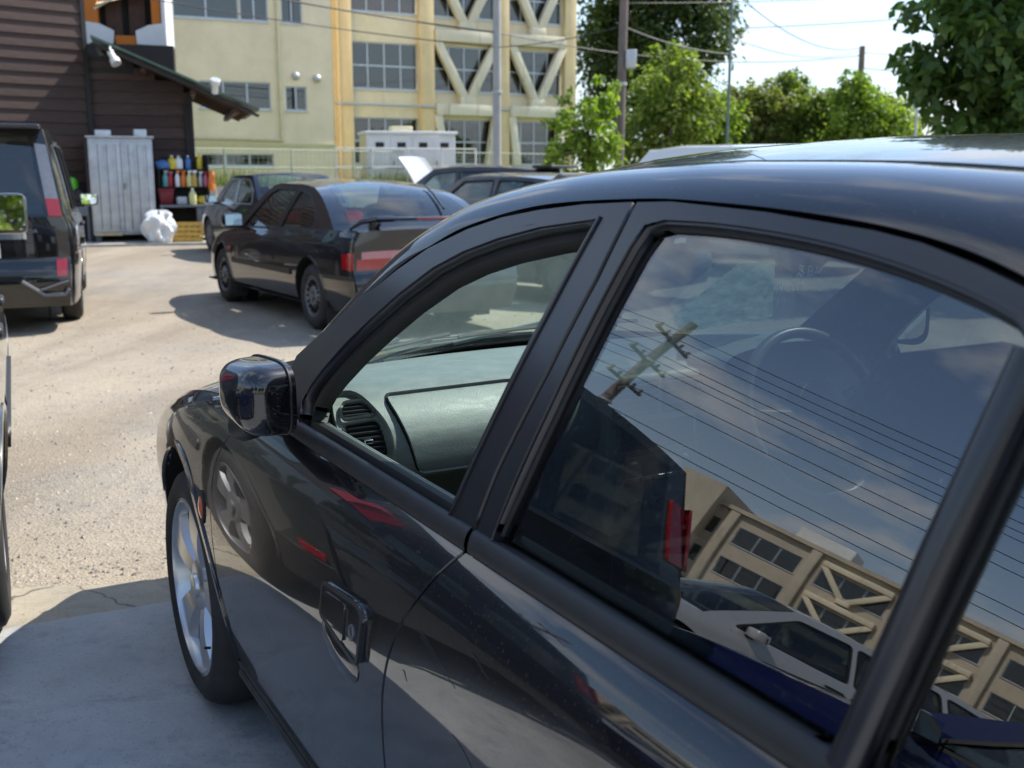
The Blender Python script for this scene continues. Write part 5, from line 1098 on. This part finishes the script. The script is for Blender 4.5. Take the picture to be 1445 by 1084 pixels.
def spot(x, z, aim, label):
    s = empty('floodlight', shed_pt(x, -.82, z), R(18), label, 'lamp'); d = Vector(aim).normalized(); a = Vector((0, 0, 0))
    MB().tube([a, a + d * .18, a + d * .20, a + d * .30], [.065, .065, .095, .10], 16).build('housing', 'spot_white', s, smooth=True); MB().tube([a + d * .301, a + d * .31], .085, 16).build('lens', 'lamp_clear', s, smooth=True); MB().tube([a, a + Vector((0, .07, .10))], .02, 8).build('bracket', 'spot_white', s)
spot(.20, 3.78, (.35, -.5, -.8), 'white spotlight fixed under the higher end of the green shed roof'); spot(2.16, 3.03, (.05, -.35, .55), 'white spotlight fixed near the lower end of the green shed roof')
# ---- orange and white house behind
oh_ = empty('orange_white_house', (-10.4, 30.5, 0), R(14), 'white house with orange framed balcony behind the timber shed', 'building')
box_obj('wall', -2.5, 1.02, .6, 4, 1, 9, 'white_panel', oh_); box_obj('recess', -.75, .72, .45, .597, 4.9, 7.5, 'dark_room', oh_)
box_obj('orange_post', -1.05, -.72, -.02, .58, 4.9, 7, 'orange_panel', oh_); box_obj('orange_post', .66, .90, -.02, .58, 4.9, 7, 'orange_panel', oh_); box_obj('orange_rail', -.30, .30, -.06, .02, 4.82, 5.08, 'orange_panel', oh_); box_obj('edge_board', .92, 1.02, -.1, .597, 3.5, 7.5, 'white_panel', oh_)
for sg in (-1, 1):
    P = [(sg * 1.02 - .05, 4.82), (sg * .30 - .05, 4.86), (sg * .28 - .05, 5.20), (sg * .62 - .05, 5.36), (sg * 1.02 - .05, 5.42)]; P = P if sg > 0 else P[::-1]
    patch('balcony_panel', P, plane_fn(-.12), 'white_panel', oh_, res=1, th=.1)
box_obj('low_roof', -1.3, 1.2, -.5, .4, 3.9, 4.80, 'timber_black', oh_)
for x in (-.55, .05): box_obj('shutter', x, x + .42, .30, .44, 5.0, 6.5, 'rafter_brown', oh_)
MB().bar((-.8, .0, 5.75), (-.2, .0, 6.1), .06, .06).build('awning_bar', 'cream_metal', oh_); MB().add([(-.75, -.1, 5.85), (.5, -.1, 6.15), (.5, .4, 6.25), (-.75, .4, 6.05)], [(0, 1, 2, 3)]).build('awning', 'cream_metal', oh_)
# ---- things against the shed
simple('cabinet_grey', (.46, .47, .475), .45, .3, var=.16, scale=5); simple('desk_grey', (.12, .135, .155), .5, .2, var=.15, scale=5); simple('crate_yellow', (.52, .33, .07), .6, var=.2, scale=9); simple('bag_white', (.66, .67, .66), .55, var=.1, scale=7, bump=.4, bscale=9); simple('bin_red', (.20, .012, .02), .5, var=.15); simple('wood_pale', (.50, .40, .24), .8, var=.2)
simple('kerb_concrete', (.36, .34, .30), .9, var=.2, bump=.2)
kb = MB().box(-3.5, 4.5, -1.75, .0, 0, .05).build('shed_step', 'kerb_concrete', None); kb.location = (-8.4, 23.0, 0); kb.rotation_euler = (0, 0, R(18)); tag(kb, kind='structure')
lk = empty('steel_locker', shed_pt(-.34, -.95, .05), R(18), 'tall pale grey two-door steel locker standing against the timber shed', 'locker')
box_obj('carcass', 0, 1.22, .02, .75, .14, 2.06, 'cabinet_grey', lk, bevel=.012); box_obj('side_panel', -.06, -.003, .03, .8, .0, 2.08, 'timber_black', lk); box_obj('top', -.04, 1.26, -.03, .8, 2.063, 2.10, 'cabinet_grey', lk, bevel=.008)
for k in range(2):
    x = .04 + .58 * k; d = box_obj('door', x, x + .565, -.012, .017, .2, 1.98, 'cabinet_grey', lk, bevel=.006)
    for j in range(3): MB().box(x + .09 + .17 * j, x + .13 + .17 * j, -.034, -.0125, .25, 1.93).build('door_rib', 'cabinet_grey', d, bevel=.008); box_obj('rib_shade_strip', x + .131 + .17 * j, x + .143 + .17 * j, -.016, -.0127, .25, 1.93, 'desk_grey', d)  # thin dark strip beside each rib paints in its shade
box_obj('handle', .635, .66, -.05, -.0125, 1.05, 1.17, 'alloy_grey', lk, bevel=.005); box_obj('foot_plank', .02, .55, -.05, .02, .13, .19, 'wood_pale', lk)
for x in (.02, 1.1): box_obj('foot', x, x + .12, .1, .6, 0, .137, 'desk_grey', lk)
for i, (x, w, h) in enumerate(((-.2, .3, .12), (.55, .24, .14))):
    b_ = box_obj('box_on_locker', 0, w, 0, .3, 0, h, 'bag_white', None, bevel=.01); b_.location = shed_pt(x, -.7, 2.152); b_.rotation_euler = (0, 0, R(18 + 5 * i)); tag(b_, ('flat white carton lying on the left end of the locker top', 'small white carton lying above the locker\'s right door')[i], 'box')
dk = empty('grey_desk', shed_pt(.96, -.95, .05), R(18), 'grey steel office desk with drawers loaded with cleaning bottles', 'desk')
box_obj('top', 0, 1.14, -.05, .7, .68, .73, 'desk_grey', dk, bevel=.008); box_obj('drawer_unit', .72, 1.12, -.02, .66, .10, .677, 'desk_grey', dk, bevel=.008); box_obj('side', .02, .06, 0, .66, 0, .677, 'desk_grey', dk); box_obj('back', .065, .715, .6, .64, .2, .67, 'timber_black', dk)
for k in range(2): box_obj('drawer_front', .735, 1.105, -.045, -.0225, .14 + .28 * k, .40 + .25 * k, 'desk_grey', dk, bevel=.006)
dk2 = empty('small_grey_desk', shed_pt(-.85, -.9, .05), R(18), 'narrow dark grey steel desk standing on the other side of the locker', 'desk')
box_obj('top', 0, .46, 0, .6, .74, .78, 'desk_grey', dk2, bevel=.006); box_obj('drawer', .02, .44, -.01, .55, .52, .737, 'desk_grey', dk2, bevel=.006)
for x in (.03, .40): box_obj('leg', x, x + .04, .02, .06, 0, .517, 'desk_grey', dk2); box_obj('leg', x, x + .04, .5, .54, 0, .517, 'desk_grey', dk2)
box_obj('kneehole', .08, .38, .3, .32, .05, .5, 'timber_black', dk2)
# crate
cr = empty('yellow_crate', shed_pt(1.12, -1.45, .05), R(16), 'yellow plastic slatted crate standing in front of the desk', 'crate')
for k in range(4):
    z = .02 + .10 * k
    box_obj('slat', 0, .64, 0, .02, z, z + .065, 'crate_yellow', cr); box_obj('slat', 0, .64, .38, .40, z, z + .065, 'crate_yellow', cr); box_obj('slat', 0, .02, .022, .378, z, z + .065, 'crate_yellow', cr); box_obj('slat', .62, .64, .022, .378, z, z + .065, 'crate_yellow', cr)
for k in range(6): x = .01 + .122 * k; box_obj('rib', x - .012, x + .012, -.012, -.002, 0, .40, 'crate_yellow', cr)
box_obj('base', .02, .62, .02, .38, 0, .018, 'crate_yellow', cr)
# rubbish bag: crumpled sack
def blob(name, loc, size, mat, label, cat, seed, amp=.18, n=22, k=14):
    rs = np.random.default_rng(seed); ph = rs.uniform(0, 6.28, (6, 3)); fr_ = rs.integers(1, 5 if amp < .3 else 9, (6, 3)); V = []; F = []
    for i in range(k + 1):
        a = math.pi * i / k
        for j in range(n):
            b_ = 2 * math.pi * j / n; d = 1 + amp * sum(math.sin(fr_[q, 0] * a + ph[q, 0]) * math.sin(fr_[q, 1] * b_ + ph[q, 1]) for q in range(6)) / 2.2; z = math.cos(a); zz = z if z > -.75 else -.75
            V.append((size[0] * max(0.0, math.sin(a)) ** .7 * math.cos(b_) * d, size[1] * max(0.0, math.sin(a)) ** .7 * math.sin(b_) * d, size[2] * (zz + .75) * (1 + .1 * (d - 1))))
    for i in range(k):
        for j in range(n): F.append((i * n + j, i * n + (j + 1) % n, (i + 1) * n + (j + 1) % n, (i + 1) * n + j))
    o = MB().add(V, F).build(name, mat, None, smooth=True, sharp=28); o.location = loc; tag(o, label, cat); return o
blob('rubbish_bag', shed_pt(.92, -1.4, .05), (.30, .26, .36), 'bag_white', 'bulging white plastic rubbish bag leaning on the crate', 'bag', 3, .34, 40, 26)
bn = empty('red_bin', shed_pt(1.10, -.62, .78), R(18), 'dark red lidded plastic box standing on the grey desk', 'box'); MB().add([(-.12, -.1, 0), (.12, -.1, 0), (.12, .1, 0), (-.12, .1, 0), (-.15, -.13, .28), (.15, -.13, .28), (.15, .13, .28), (-.15, .13, .28)], [(0, 3, 2, 1), (4, 5, 6, 7), (0, 1, 5, 4), (1, 2, 6, 5), (2, 3, 7, 6), (3, 0, 4, 7)]).build('body', 'bin_red', bn, bevel=.012); box_obj('lid', -.165, .165, -.145, .145, .283, .325, 'bin_red', bn, bevel=.012)
BC = dict(red=(.45, .02, .03), orange=(.62, .16, .02), yellow=(.62, .47, .03), blue=(.06, .17, .42), white=(.7, .71, .7), teal=(.12, .33, .33), pale_yellow=(.62, .58, .26), pink=(.5, .12, .18), grey=(.4, .41, .42), amber=(.45, .30, .05))
for k, c in BC.items(): simple('plastic_' + k, c, .35, var=.08, spec=.5)
box = empty('bottle_shelf', shed_pt(1.0, -.55, .783), R(18), 'dark shelf rack crowded with coloured spray bottles above the desk', 'shelf')
box_obj('back', 0, .95, .28, .30, 0, .98, 'timber_black', box); box_obj('shelf', 0, .95, -.05, .277, .34, .36, 'timber_black', box); box_obj('shelf', 0, .95, .02, .277, .70, .72, 'timber_black', box); box_obj('side', -.03, -.002, 0, .30, 0, .98, 'timber_black', box); box_obj('side', .952, .98, 0, .30, 0, .98, 'timber_black', box)
def bottle(x, y, z, h, r, col, cap, label, trig=True):
    b_ = empty('spray_bottle', shed_pt(x, y, z), R(random.uniform(0, 60)), label, 'bottle'); MB().lathe([(0, 0), (r * .92, 0), (r, .012), (r, h * .55), (r * .8, h * .68), (r * .35, h * .78), (r * .33, h * .84)], 14, 'z').build('body', 'plastic_' + col, b_, smooth=True)
    MB().lathe([(r * .4, h * .84), (r * .4, h * .92), (0, h * .92)], 10, 'z').build('cap', 'plastic_' + cap, b_, smooth=True)
    if trig: MB().box(-.018, .07, -.014, .014, h * .91, h).box(.03, .045, -.006, .006, h * .74, h * .91).build('trigger', 'plastic_' + cap, b_)
row = [('teal', 'grey'), ('red', 'pink'), ('white', 'orange'), ('orange', 'orange'), ('pale_yellow', 'white'), ('amber', 'white'), ('grey', 'white'), ('pink', 'red')]
posn = ['next to the locker', 'second along from the locker', 'between red and orange ones', 'in the middle of the shelf', 'beside the orange one', 'with a white trigger', 'near the shelf end', 'at the shelf end']
for k, (c, cp_) in enumerate(row): bottle(1.10 + .115 * k + random.uniform(-.025, .025), -.52 + random.uniform(-.05, .04), 1.145, random.choice((.24, .29, .33, .31)), random.uniform(.042, .060), c, cp_, c.replace('_', ' ') + ' spray bottle hanging ' + posn[k])
for k, (c, cp_, w) in enumerate((('yellow', 'white', 'yellow squat jug on the upper shelf beside the white jug'), ('white', 'grey', 'white squat jug on the upper shelf'), ('blue', 'white', 'blue bottle on the upper shelf beside the white jug'), ('yellow', 'yellow', 'tall yellow bottle at the end of the upper shelf'))): bottle(1.22 + .19 * k + random.uniform(-.04, .04), -.42 + random.uniform(-.05, .04), 1.505, .30 if k < 3 else .36, .085 if k < 2 else .06, c, cp_, w, False)
bottle(1.62, -.80, .782, .36, .075, 'pale_yellow', 'white', 'pale yellow detergent jug standing on the desk front', False)
for i, (x, c, lb) in enumerate(((1.40, 'grey', 'grey plastic tub standing on the desk beside the red box'), (1.95, 'white', 'white plastic tub standing on the desk near its end'))):
    o = box_obj('plastic_tub', -.10, .10, -.08, .08, 0, .16, 'plastic_' + c, None, bevel=.02); o.location = shed_pt(x, -.75, .782); o.rotation_euler = (0, 0, R(25)); tag(o, lb, 'tub')
blob('folded_cloth', shed_pt(1.85, -.62, .782), (.14, .10, .10), 'plastic_yellow', 'crumpled yellow cloth lying on the desk', 'cloth', 5); blob('orange_cloth', shed_pt(2.02, -.62, 1.06), (.07, .06, .24), 'plastic_orange', 'orange cloth hanging at the end of the bottle shelf', 'cloth', 6); blob('blue_cloth', shed_pt(1.06, -.5, 1.51), (.15, .10, .10), 'plastic_blue', 'blue cloth bundle on the shelf beside the locker', 'cloth', 8)
blob('green_bucket', shed_pt(-.70, -.72, 1.08), (.12, .11, .15), 'plastic_green' if 'plastic_green' in MATS else 'plastic_teal', 'bright green watering pot on the narrow desk', 'pot', 9, .08)
blob('black_bag', shed_pt(-.62, -.72, .832), (.17, .14, .17), 'rubber', 'black plastic sack bundle on the narrow desk', 'bag', 11)
bm_ = empty('broom', shed_pt(2.16, -1.0, .05), 0, 'wooden broom leaning on the end of the grey desk', 'broom'); MB().tube([(0, 0, 0), (-.12, .10, 1.15)], .014, 8).build('stick', 'wood_pale', bm_); MB().add([(-.12, -.04, 0), (.12, -.04, 0), (.12, .04, 0), (-.12, .04, 0), (-.03, -.02, .22), (.03, -.02, .22), (.03, .02, .22), (-.03, .02, .22)], [(0, 3, 2, 1), (4, 5, 6, 7), (0, 1, 5, 4), (1, 2, 6, 5), (2, 3, 7, 6), (3, 0, 4, 7)]).build('head', 'crate_yellow', bm_)
tyr = MB().lathe([(.19, -.1), (.29, -.11), (.315, -.07), (.315, .07), (.29, .11), (.19, .1)], 30, 'x').build('spare_tyre', 'tyre', None, smooth=True); tyr.location = shed_pt(2.55, -.7, .31); tyr.rotation_euler = (0, R(12), R(70)); tag(tyr, 'worn loose tyre leaning by the end of the grey desk', 'tyre')
simple('plastic_green', (.10, .42, .03), .4, var=.1)
for o in bpy.data.objects:
    if o.name.startswith('green_bucket'): o.data.materials[0] = M('plastic_green')
# ================================================================= poles and wires
simple('pole_concrete', (.36, .36, .35), .85, var=.12, scale=2); simple('pole_brown', (.16, .13, .11), .85, var=.2, scale=3); simple('pole_green', (.12, .17, .14), .5, .3, var=.1); simple('wire_black', (.02, .02, .022), .6, var=0); simple('pole_galv', (.42, .44, .45), .45, .5, var=.1)
def pole(name, x, y, z0, h, r, mat, label, arms=(), lean=0.0, box_=None, bands=True):
    p = empty(name, (x, y, z0), 0, label, 'pole'); MB().tube([(0, 0, -.2), (lean * h, 0, h)], [r, r * .72], 14).build('shaft', mat, p, smooth=True)
    if bands:
        for z in (h * .35, h * .6, h * .8): MB().lathe([(r * 1.0, z), (r * 1.12, z + .01), (r * 1.12, z + .07), (r * .98, z + .08)], 14, 'z', lean * z).build('band', 'pole_galv', p, smooth=True)
    for (z, w, d) in arms:
        c, s = math.cos(d), math.sin(d); MB().bar((-w * c + lean * z, -w * s, z), (w * c + lean * z, w * s, z), .08, .08).build('cross_arm', 'pole_brown', p)
        for q in (-.9, -.45, .45, .9): MB().lathe([(.02, 0), (.05, .03), (.03, .07), (.05, .10), (.03, .16), (0, .17)], 10, 'z', q * w * c + lean * z, q * w * s, z + .04).build('insulator', 'pole_brown', p, smooth=True)
    if box_: z, s_ = box_; MB().box(r, r + s_ * .6, -s_ / 2, s_ / 2, z, z + s_).build('meter_box', 'vent_grey', p, bevel=.02)
    return p
pole('concrete_pole', -.44, 32, .0, 10.5, .135, 'pole_concrete', 'thick grey concrete pole standing in front of the braced school', lean=.002)
pole('utility_pole', 2.60, 27, 0, 10, .12, 'pole_brown', 'brownish utility pole with a grey box rising among the trees', lean=.012, box_=(3.9, .42))
pole('flag_pole', 5.82, 30, 0, 9, .045, 'pole_green', 'slim dark green metal pole standing between the trees', bands=False)
pole('distant_pole', 14.0, 45, 0, 6.45, .16, 'pole_brown', 'short dark utility pole showing above the far bushes', bands=False); pole('steel_post', 10.9, 30, 0, 3.25, .05, 'pole_galv', 'thin galvanised post beside the big-leaved tree', bands=False)
pole('street_pole', -18.5, 10.8, 0, 9.5, .16, 'pole_brown', 'utility pole with cross arms mirrored in the rear door glass of the black sedan', arms=((8.6, .9, R(10)), (7.6, .9, R(10)), (6.6, .8, R(10))))
pole('street_pole', -19.5, -12, 0, 9.5, .16, 'pole_concrete', 'plain utility pole in front of the long school block', arms=())
def wire(a, b, sag, r, label, n=18):
    a, b = Vector(a), Vector(b); pts = [a + (b - a) * (i / n) - Vector((0, 0, sag * 4 * (i / n) * (1 - i / n))) for i in range(n + 1)]; return tag(MB().tube(pts, r, 5).build('overhead_wire', 'wire_black', None, smooth=True), label, 'wire', 'overhead wires strung between the poles')
for k, (a, b, sg, r) in enumerate((((-13.5, 24, 6.9), (-.44, 32, 5.35), .25, .022), ((-.44, 32, 5.35), (14, 45, 6.1), .5, .018), ((-13.5, 25, 6.25), (-.44, 32, 4.95), .22, .014), ((-.44, 32, 4.95), (2.7, 27, 4.9), .1, .012), ((-14, 24, 7.4), (2.7, 27, 5.5), .3, .010), ((2.7, 27, 4.85), (5.82, 30, 4.55), .12, .022))): wire(a, b, sg, r, ('thick dark cable slung across the pale building to the concrete pole', 'dark cable running from the concrete pole to the short distant pole', 'thinner wire hanging just below the thick cable across the pale building', 'short wire between the concrete pole and the brown utility pole', 'finest wire strung above the thick cable to the brown utility pole', 'short dark cable between the brown pole and the slim green pole')[k])
for k, (a, b, sg) in enumerate((((2.72, 27, 6.3), (26, 40, 9.6), .6), ((2.72, 27, 5.4), (30, 42, 10.4), .7), ((5.8, 30, 5.2), (30, 36, 8.8), .5), ((14, 45, 6.3), (5.8, 30, 5.0), .4), ((14, 45, 6.2), (40, 52, 7.0), .5), ((5.8, 30, 6.2), (14, 45, 6.4), .6), ((14, 45, 5.6), (34, 40, 5.2), .5))): wire(a, b, sg, .012 if k < 4 else .016, 'thin wire crossing the open sky above the trees')
for k in range(10):
    z = (8.75, 8.75, 8.75, 7.75, 7.75, 7.75, 6.75, 6.75, 5.6, 5.2)[k]; o = (-.8, 0, .8, -.8, 0, .8, -.7, .7, 0, .1)[k]
    wire((-18.5 + o, 10.8 + .1 * o, z), (-19.5 + o, -12, z - .1), .35, .014, 'street wire mirrored in the rear glass of the black sedan'); wire((-18.5 + o, 10.8 + .1 * o, z), (-19 + o, 44, z + .3), .45, .014, 'street wire mirrored in the rear glass of the black sedan'); wire((-19.5 + o, -12, z - .1), (-20 + o, -50, z), .5, .014, 'street wire mirrored in the rear glass of the black sedan')
# ================================================================= trees
def leafmat(name, a, b_, c, trans=.45):
    t = NT(name); g = t.n('ShaderNodeNewGeometry'); r1 = t.ramp(g.outputs['Random Per Island'], [(0, a), (.55, b_), (1, c)]); cl = t.ramp(t.noise(.9, 4, .6), [(.3, (.62,) * 3), (.7, (1.15,) * 3)]); col = t.mix(1.0, r1, cl, 'MULTIPLY')
    d = t.n('ShaderNodeBsdfPrincipled'); d.inputs['Roughness'].default_value = .45; d.inputs['Specular IOR Level'].default_value = .35; t.l(col, d.inputs['Base Color']); tl = t.n('ShaderNodeBsdfTranslucent'); hc = t.mix(1.0, col, (1.5, 1.55, .7), 'MULTIPLY'); t.l(hc, tl.inputs['Color'])
    m = t.n('ShaderNodeMixShader'); m.inputs[0].default_value = trans; t.l(d.outputs[0], m.inputs[1]); t.l(tl.outputs[0], m.inputs[2]); t.l(m.outputs[0], t.out.inputs['Surface'])
leafmat('leaf_bright', (.11, .19, .022), (.20, .30, .04), (.32, .41, .07), .5); leafmat('leaf_dark', (.035, .065, .016), (.06, .10, .024), (.10, .15, .035), .35); leafmat('leaf_mid', (.09, .15, .026), (.17, .24, .045), (.28, .34, .08), .5); leafmat('leaf_broad', (.045, .10, .022), (.08, .15, .032), (.13, .21, .05), .4); leafmat('leaf_olive', (.10, .135, .03), (.17, .21, .05), (.27, .30, .09), .48)
simple('bark', (.10, .08, .06), .95, var=.35, scale=6, bump=.5, bscale=14)
def leaves(clumps, size, rng, aspect=.55, droop=.3):
    """clumps: (centre, radius, count) -> one mesh of folded leaves"""
    C = []; Rr = []
    for c, r, n in clumps: C.append(np.repeat(np.array([c]), n, 0)); Rr.append(np.full(n, r))
    C = np.concatenate(C); Rr = np.concatenate(Rr)[:, None]; n = len(C); d = rng.normal(size=(n, 3)); d /= np.linalg.norm(d, axis=1)[:, None]; rad = rng.random((n, 1)) ** .45
    pos = C + d * rad * Rr * np.array([1, 1, .85]); nrm = d * .7 + rng.normal(size=(n, 3)) * .55 + np.array([0, 0, .55]); nrm /= np.linalg.norm(nrm, axis=1)[:, None]
    ax = np.cross(nrm, rng.normal(size=(n, 3))); ax /= np.linalg.norm(ax, axis=1)[:, None]; ax[:, 2] -= droop; ax /= np.linalg.norm(ax, axis=1)[:, None]; sd = np.cross(nrm, ax); sd /= np.linalg.norm(sd, axis=1)[:, None] + 1e-9; s = size * rng.uniform(.6, 1.35, (n, 1))
    b = pos; tip = pos + ax * s - nrm * s * .12; l = pos + ax * s * .45 + sd * s * aspect * .5 + nrm * s * .10; r = pos + ax * s * .45 - sd * s * aspect * .5 + nrm * s * .10
    V = np.stack([b, l, tip, r], 1).reshape(-1, 3); i = np.arange(n)[:, None] * 4; F = np.concatenate([i + [0, 1, 2], i + [0, 2, 3]], 1).reshape(-1, 3); return V, F
def tree(name, base, h, blobs, mat, size, label, seed, trunk=.14, per=60, cl=90, aspect=.55, droop=.3, clr=.42):
    """blobs: ellipsoids (dx,dy,z,rx,ry,rz,weight) that the leaf clumps fill unevenly"""
    rng = np.random.default_rng(seed); t = empty(name, base, 0, label, 'tree'); clumps = []; tips = []; tot = sum(b[6] for b in blobs)
    for (dx, dy, z, rx, ry, rz, w) in blobs:
        for k in range(max(3, int(cl * w / tot))):
            d = rng.normal(size=3); d /= np.linalg.norm(d); q = rng.random() ** .35; sp_ = rng.random() < .22; q = rng.uniform(1.02, 1.30) if sp_ and d[2] > -.2 else q; c = (dx + d[0] * rx * q, dy + d[1] * ry * q, z + d[2] * rz * q); rr = clr * rng.uniform(.55, 1.25) * min(1.3, (rx + rz) / 2) * (.5 if sp_ else 1); clumps.append((c, rr, int(per * rng.uniform(.5, 1.4) * (rr / clr) ** 1.5) + 6)); tips.append(c)
    V, F = leaves(clumps, size, rng, aspect, droop); me = bpy.data.meshes.new('crown'); me.vertices.add(len(V)); me.vertices.foreach_set('co', V.ravel()); me.loops.add(len(F) * 3); me.loops.foreach_set('vertex_index', F.ravel().astype(np.int32)); me.polygons.add(len(F)); me.polygons.foreach_set('loop_start', np.arange(0, len(F) * 3, 3, dtype=np.int32)); me.update(calc_edges=True); me.materials.append(M(mat)); link(bpy.data.objects.new('crown', me), t)
    zt = h * .55; tr = MB(); mx_ = sum(b[0] * b[6] for b in blobs) / tot; my = sum(b[1] * b[6] for b in blobs) / tot
    tr.tube([(0, 0, -.1), (mx_ * .2 + .03, my * .2, zt * .5), (mx_ * .6, my * .6, zt), (mx_, my, h * .85)], [trunk, trunk * .8, trunk * .6, trunk * .2], 10).build('trunk', 'bark', t, smooth=True)
    for k in rng.permutation(len(tips))[:16]:
        c = Vector(tips[k]); z0 = zt * rng.uniform(.55, 1.1); a = Vector((mx_ * .4 * z0 / zt, my * .4 * z0 / zt, z0)); mth = MB().tube([a, (a + c) / 2 + Vector((0, 0, -.1)), c], [trunk * .35, trunk * .22, trunk * .06], 6); mth.build('limb', 'bark', t, smooth=True)
    return t
tree('young_tree', (1.75, 26, 0), 3.9, [(0, 0, 2.5, .75, .7, .8, 3), (-.35, 0, 1.7, .65, .6, .6, 2), (.35, .1, 3.2, .4, .4, .5, 1.2), (.5, 0, 1.9, .5, .5, .6, 1.5)], 'leaf_bright', .16, 'bright green young tree standing in front of the yellow school end', 1, .07, 46, 120, clr=.30)
tree('round_tree', (4.5, 32, 0), 5.1, [(0, 0, 3.6, 1.2, 1.1, 1.1, 3), (-.6, 0, 2.6, 1.0, 1, .9, 2), (.7, .2, 3.1, .9, .9, .9, 2), (0, 0, 4.5, .6, .6, .5, 1), (-.3, .5, 1.7, 1.3, .8, .7, 1.5)], 'leaf_mid', .19, 'leafy round tree with sunlit yellow-green top behind the brown pole', 2, .13, 50, 150, clr=.42)
tree('big_dark_tree', (6.9, 55, 0), 14, [(0, 0, 10.5, 3.4, 3, 3.2, 4), (-1.6, 0, 7.6, 2.4, 2.4, 2.2, 2.5), (1.8, 0, 8.4, 2.1, 2, 2.4, 2.5), (0, 0, 5.5, 2.8, 2, 2, 2)], 'leaf_dark', .30, 'large dark evergreen tree towering behind the other trees', 3, .35, 70, 260, clr=.9)
tree('shrubby_tree', (7.6, 36, 0), 4.7, [(-.4, 0, 3.0, 1.2, 1, 1.0, 3), (.6, 0, 3.6, .8, .8, .9, 2), (-1.1, 0, 3.3, .7, .7, .7, 1.2), (0, .3, 2.1, 2.2, .9, .9, 3), (-1.6, .2, 2.6, .9, .8, .9, 1.5)], 'leaf_olive', .17, 'olive green bushy tree standing next to the slim green pole', 4, .12, 70, 270, clr=.42)
tree('shrubby_tree', (9.4, 36.5, 0), 4.8, [(0, 0, 3.1, 1.3, 1, 1.1, 3), (-.3, 0, 4.2, .6, .6, .55, 1.3), (.8, .2, 3.0, .9, .8, .9, 2), (0, .3, 2.1, 1.9, .9, .9, 2.5)], 'leaf_mid', .17, 'bushy tree growing between the olive tree and the yellow-green one', 5, .12, 70, 270, clr=.42)
tree('shrubby_tree', (11.0, 34.5, 0), 4.6, [(0, 0, 3.0, 1.1, 1, 1.0, 3), (-.5, 0, 3.9, .55, .5, .6, 1.3), (.6, 0, 2.5, .9, .8, .8, 2), (-.2, .2, 2.0, 1.6, .9, .9, 2.5)], 'leaf_bright', .17, 'yellow-green bushy tree growing nearest the short dark pole', 6, .12, 70, 250, clr=.42)
tree('shrubby_tree', (13.6, 38, 0), 3.2, [(0, 0, 2.0, 1.6, 1, .9, 3), (1.2, 0, 2.0, 1.2, 1, .8, 2)], 'leaf_dark', .2, 'low dark bush standing behind the thin galvanised post', 7, .1, 50, 80, clr=.4)
tree('shrubby_tree', (6.1, 34.6, 0), 4.0, [(0, 0, 2.6, 1.1, .9, 1.0, 3), (.4, 0, 3.3, .6, .6, .6, 1.3), (-.5, .2, 2.0, 1.0, .8, .8, 2)], 'leaf_bright', .17, 'light green bush filling the gap beside the round tree', 11, .1, 60, 150, clr=.38)
tree('shrubby_tree', (12.2, 35.6, 0), 4.0, [(0, 0, 2.6, 1.0, .9, 1.0, 3), (-.4, 0, 3.3, .6, .6, .6, 1.3), (.4, .2, 1.9, 1.0, .8, .7, 2)], 'leaf_olive', .17, 'olive bush at the open end of the row of bushes', 12, .1, 60, 150, clr=.38)
tree('broad_leaved_tree', (6.5, 13.4, 0), 5.6, [(0, 0, 3.9, 1.45, 1.2, 1.3, 4), (-1.05, -.1, 3.0, .75, .8, .75, 2), (-.7, -.1, 2.2, .75, .7, .6, 1.8), (.4, 0, 2.1, 1.1, .9, .8, 2), (-.9, 0, 3.9, .6, .7, .7, 1.3), (.6, .3, 1.2, 1.0, .8, .6, 1)], 'leaf_broad', .165, 'large-leaved dense green tree rising beside the roof of the black sedan', 8, .16, 95, 260, .62, .55, .38)

# ---- trees standing behind, mirrored in glass and paint
for k, (x, y, h, m, lb) in enumerate(((-9.5, -17, 6.5, 'leaf_mid', 'leafy tree behind the cars, mirrored in the door mirrors'), (-3.5, -20, 7.5, 'leaf_dark', 'dark spreading tree behind the cars, mirrored in the van\'s rear window'), (3.5, -18, 6.0, 'leaf_bright', 'light green tree behind the cars, mirrored in the coupe\'s rear glass'), (10, -21, 7.0, 'leaf_mid', 'round leafy tree standing apart behind the cars'), (-15.5, -21, 6.8, 'leaf_dark', 'dark tree standing near the plain utility pole'))):
    tree('street_tree', (x, y, 0), h, [(0, 0, h * .62, h * .33, h * .3, h * .3, 3), (-h * .2, 0, h * .45, h * .25, h * .25, h * .22, 2), (h * .22, 0, h * .5, h * .22, h * .2, h * .22, 2)], m, .32, lb, 20 + k, .2, 40, 90, clr=.7)
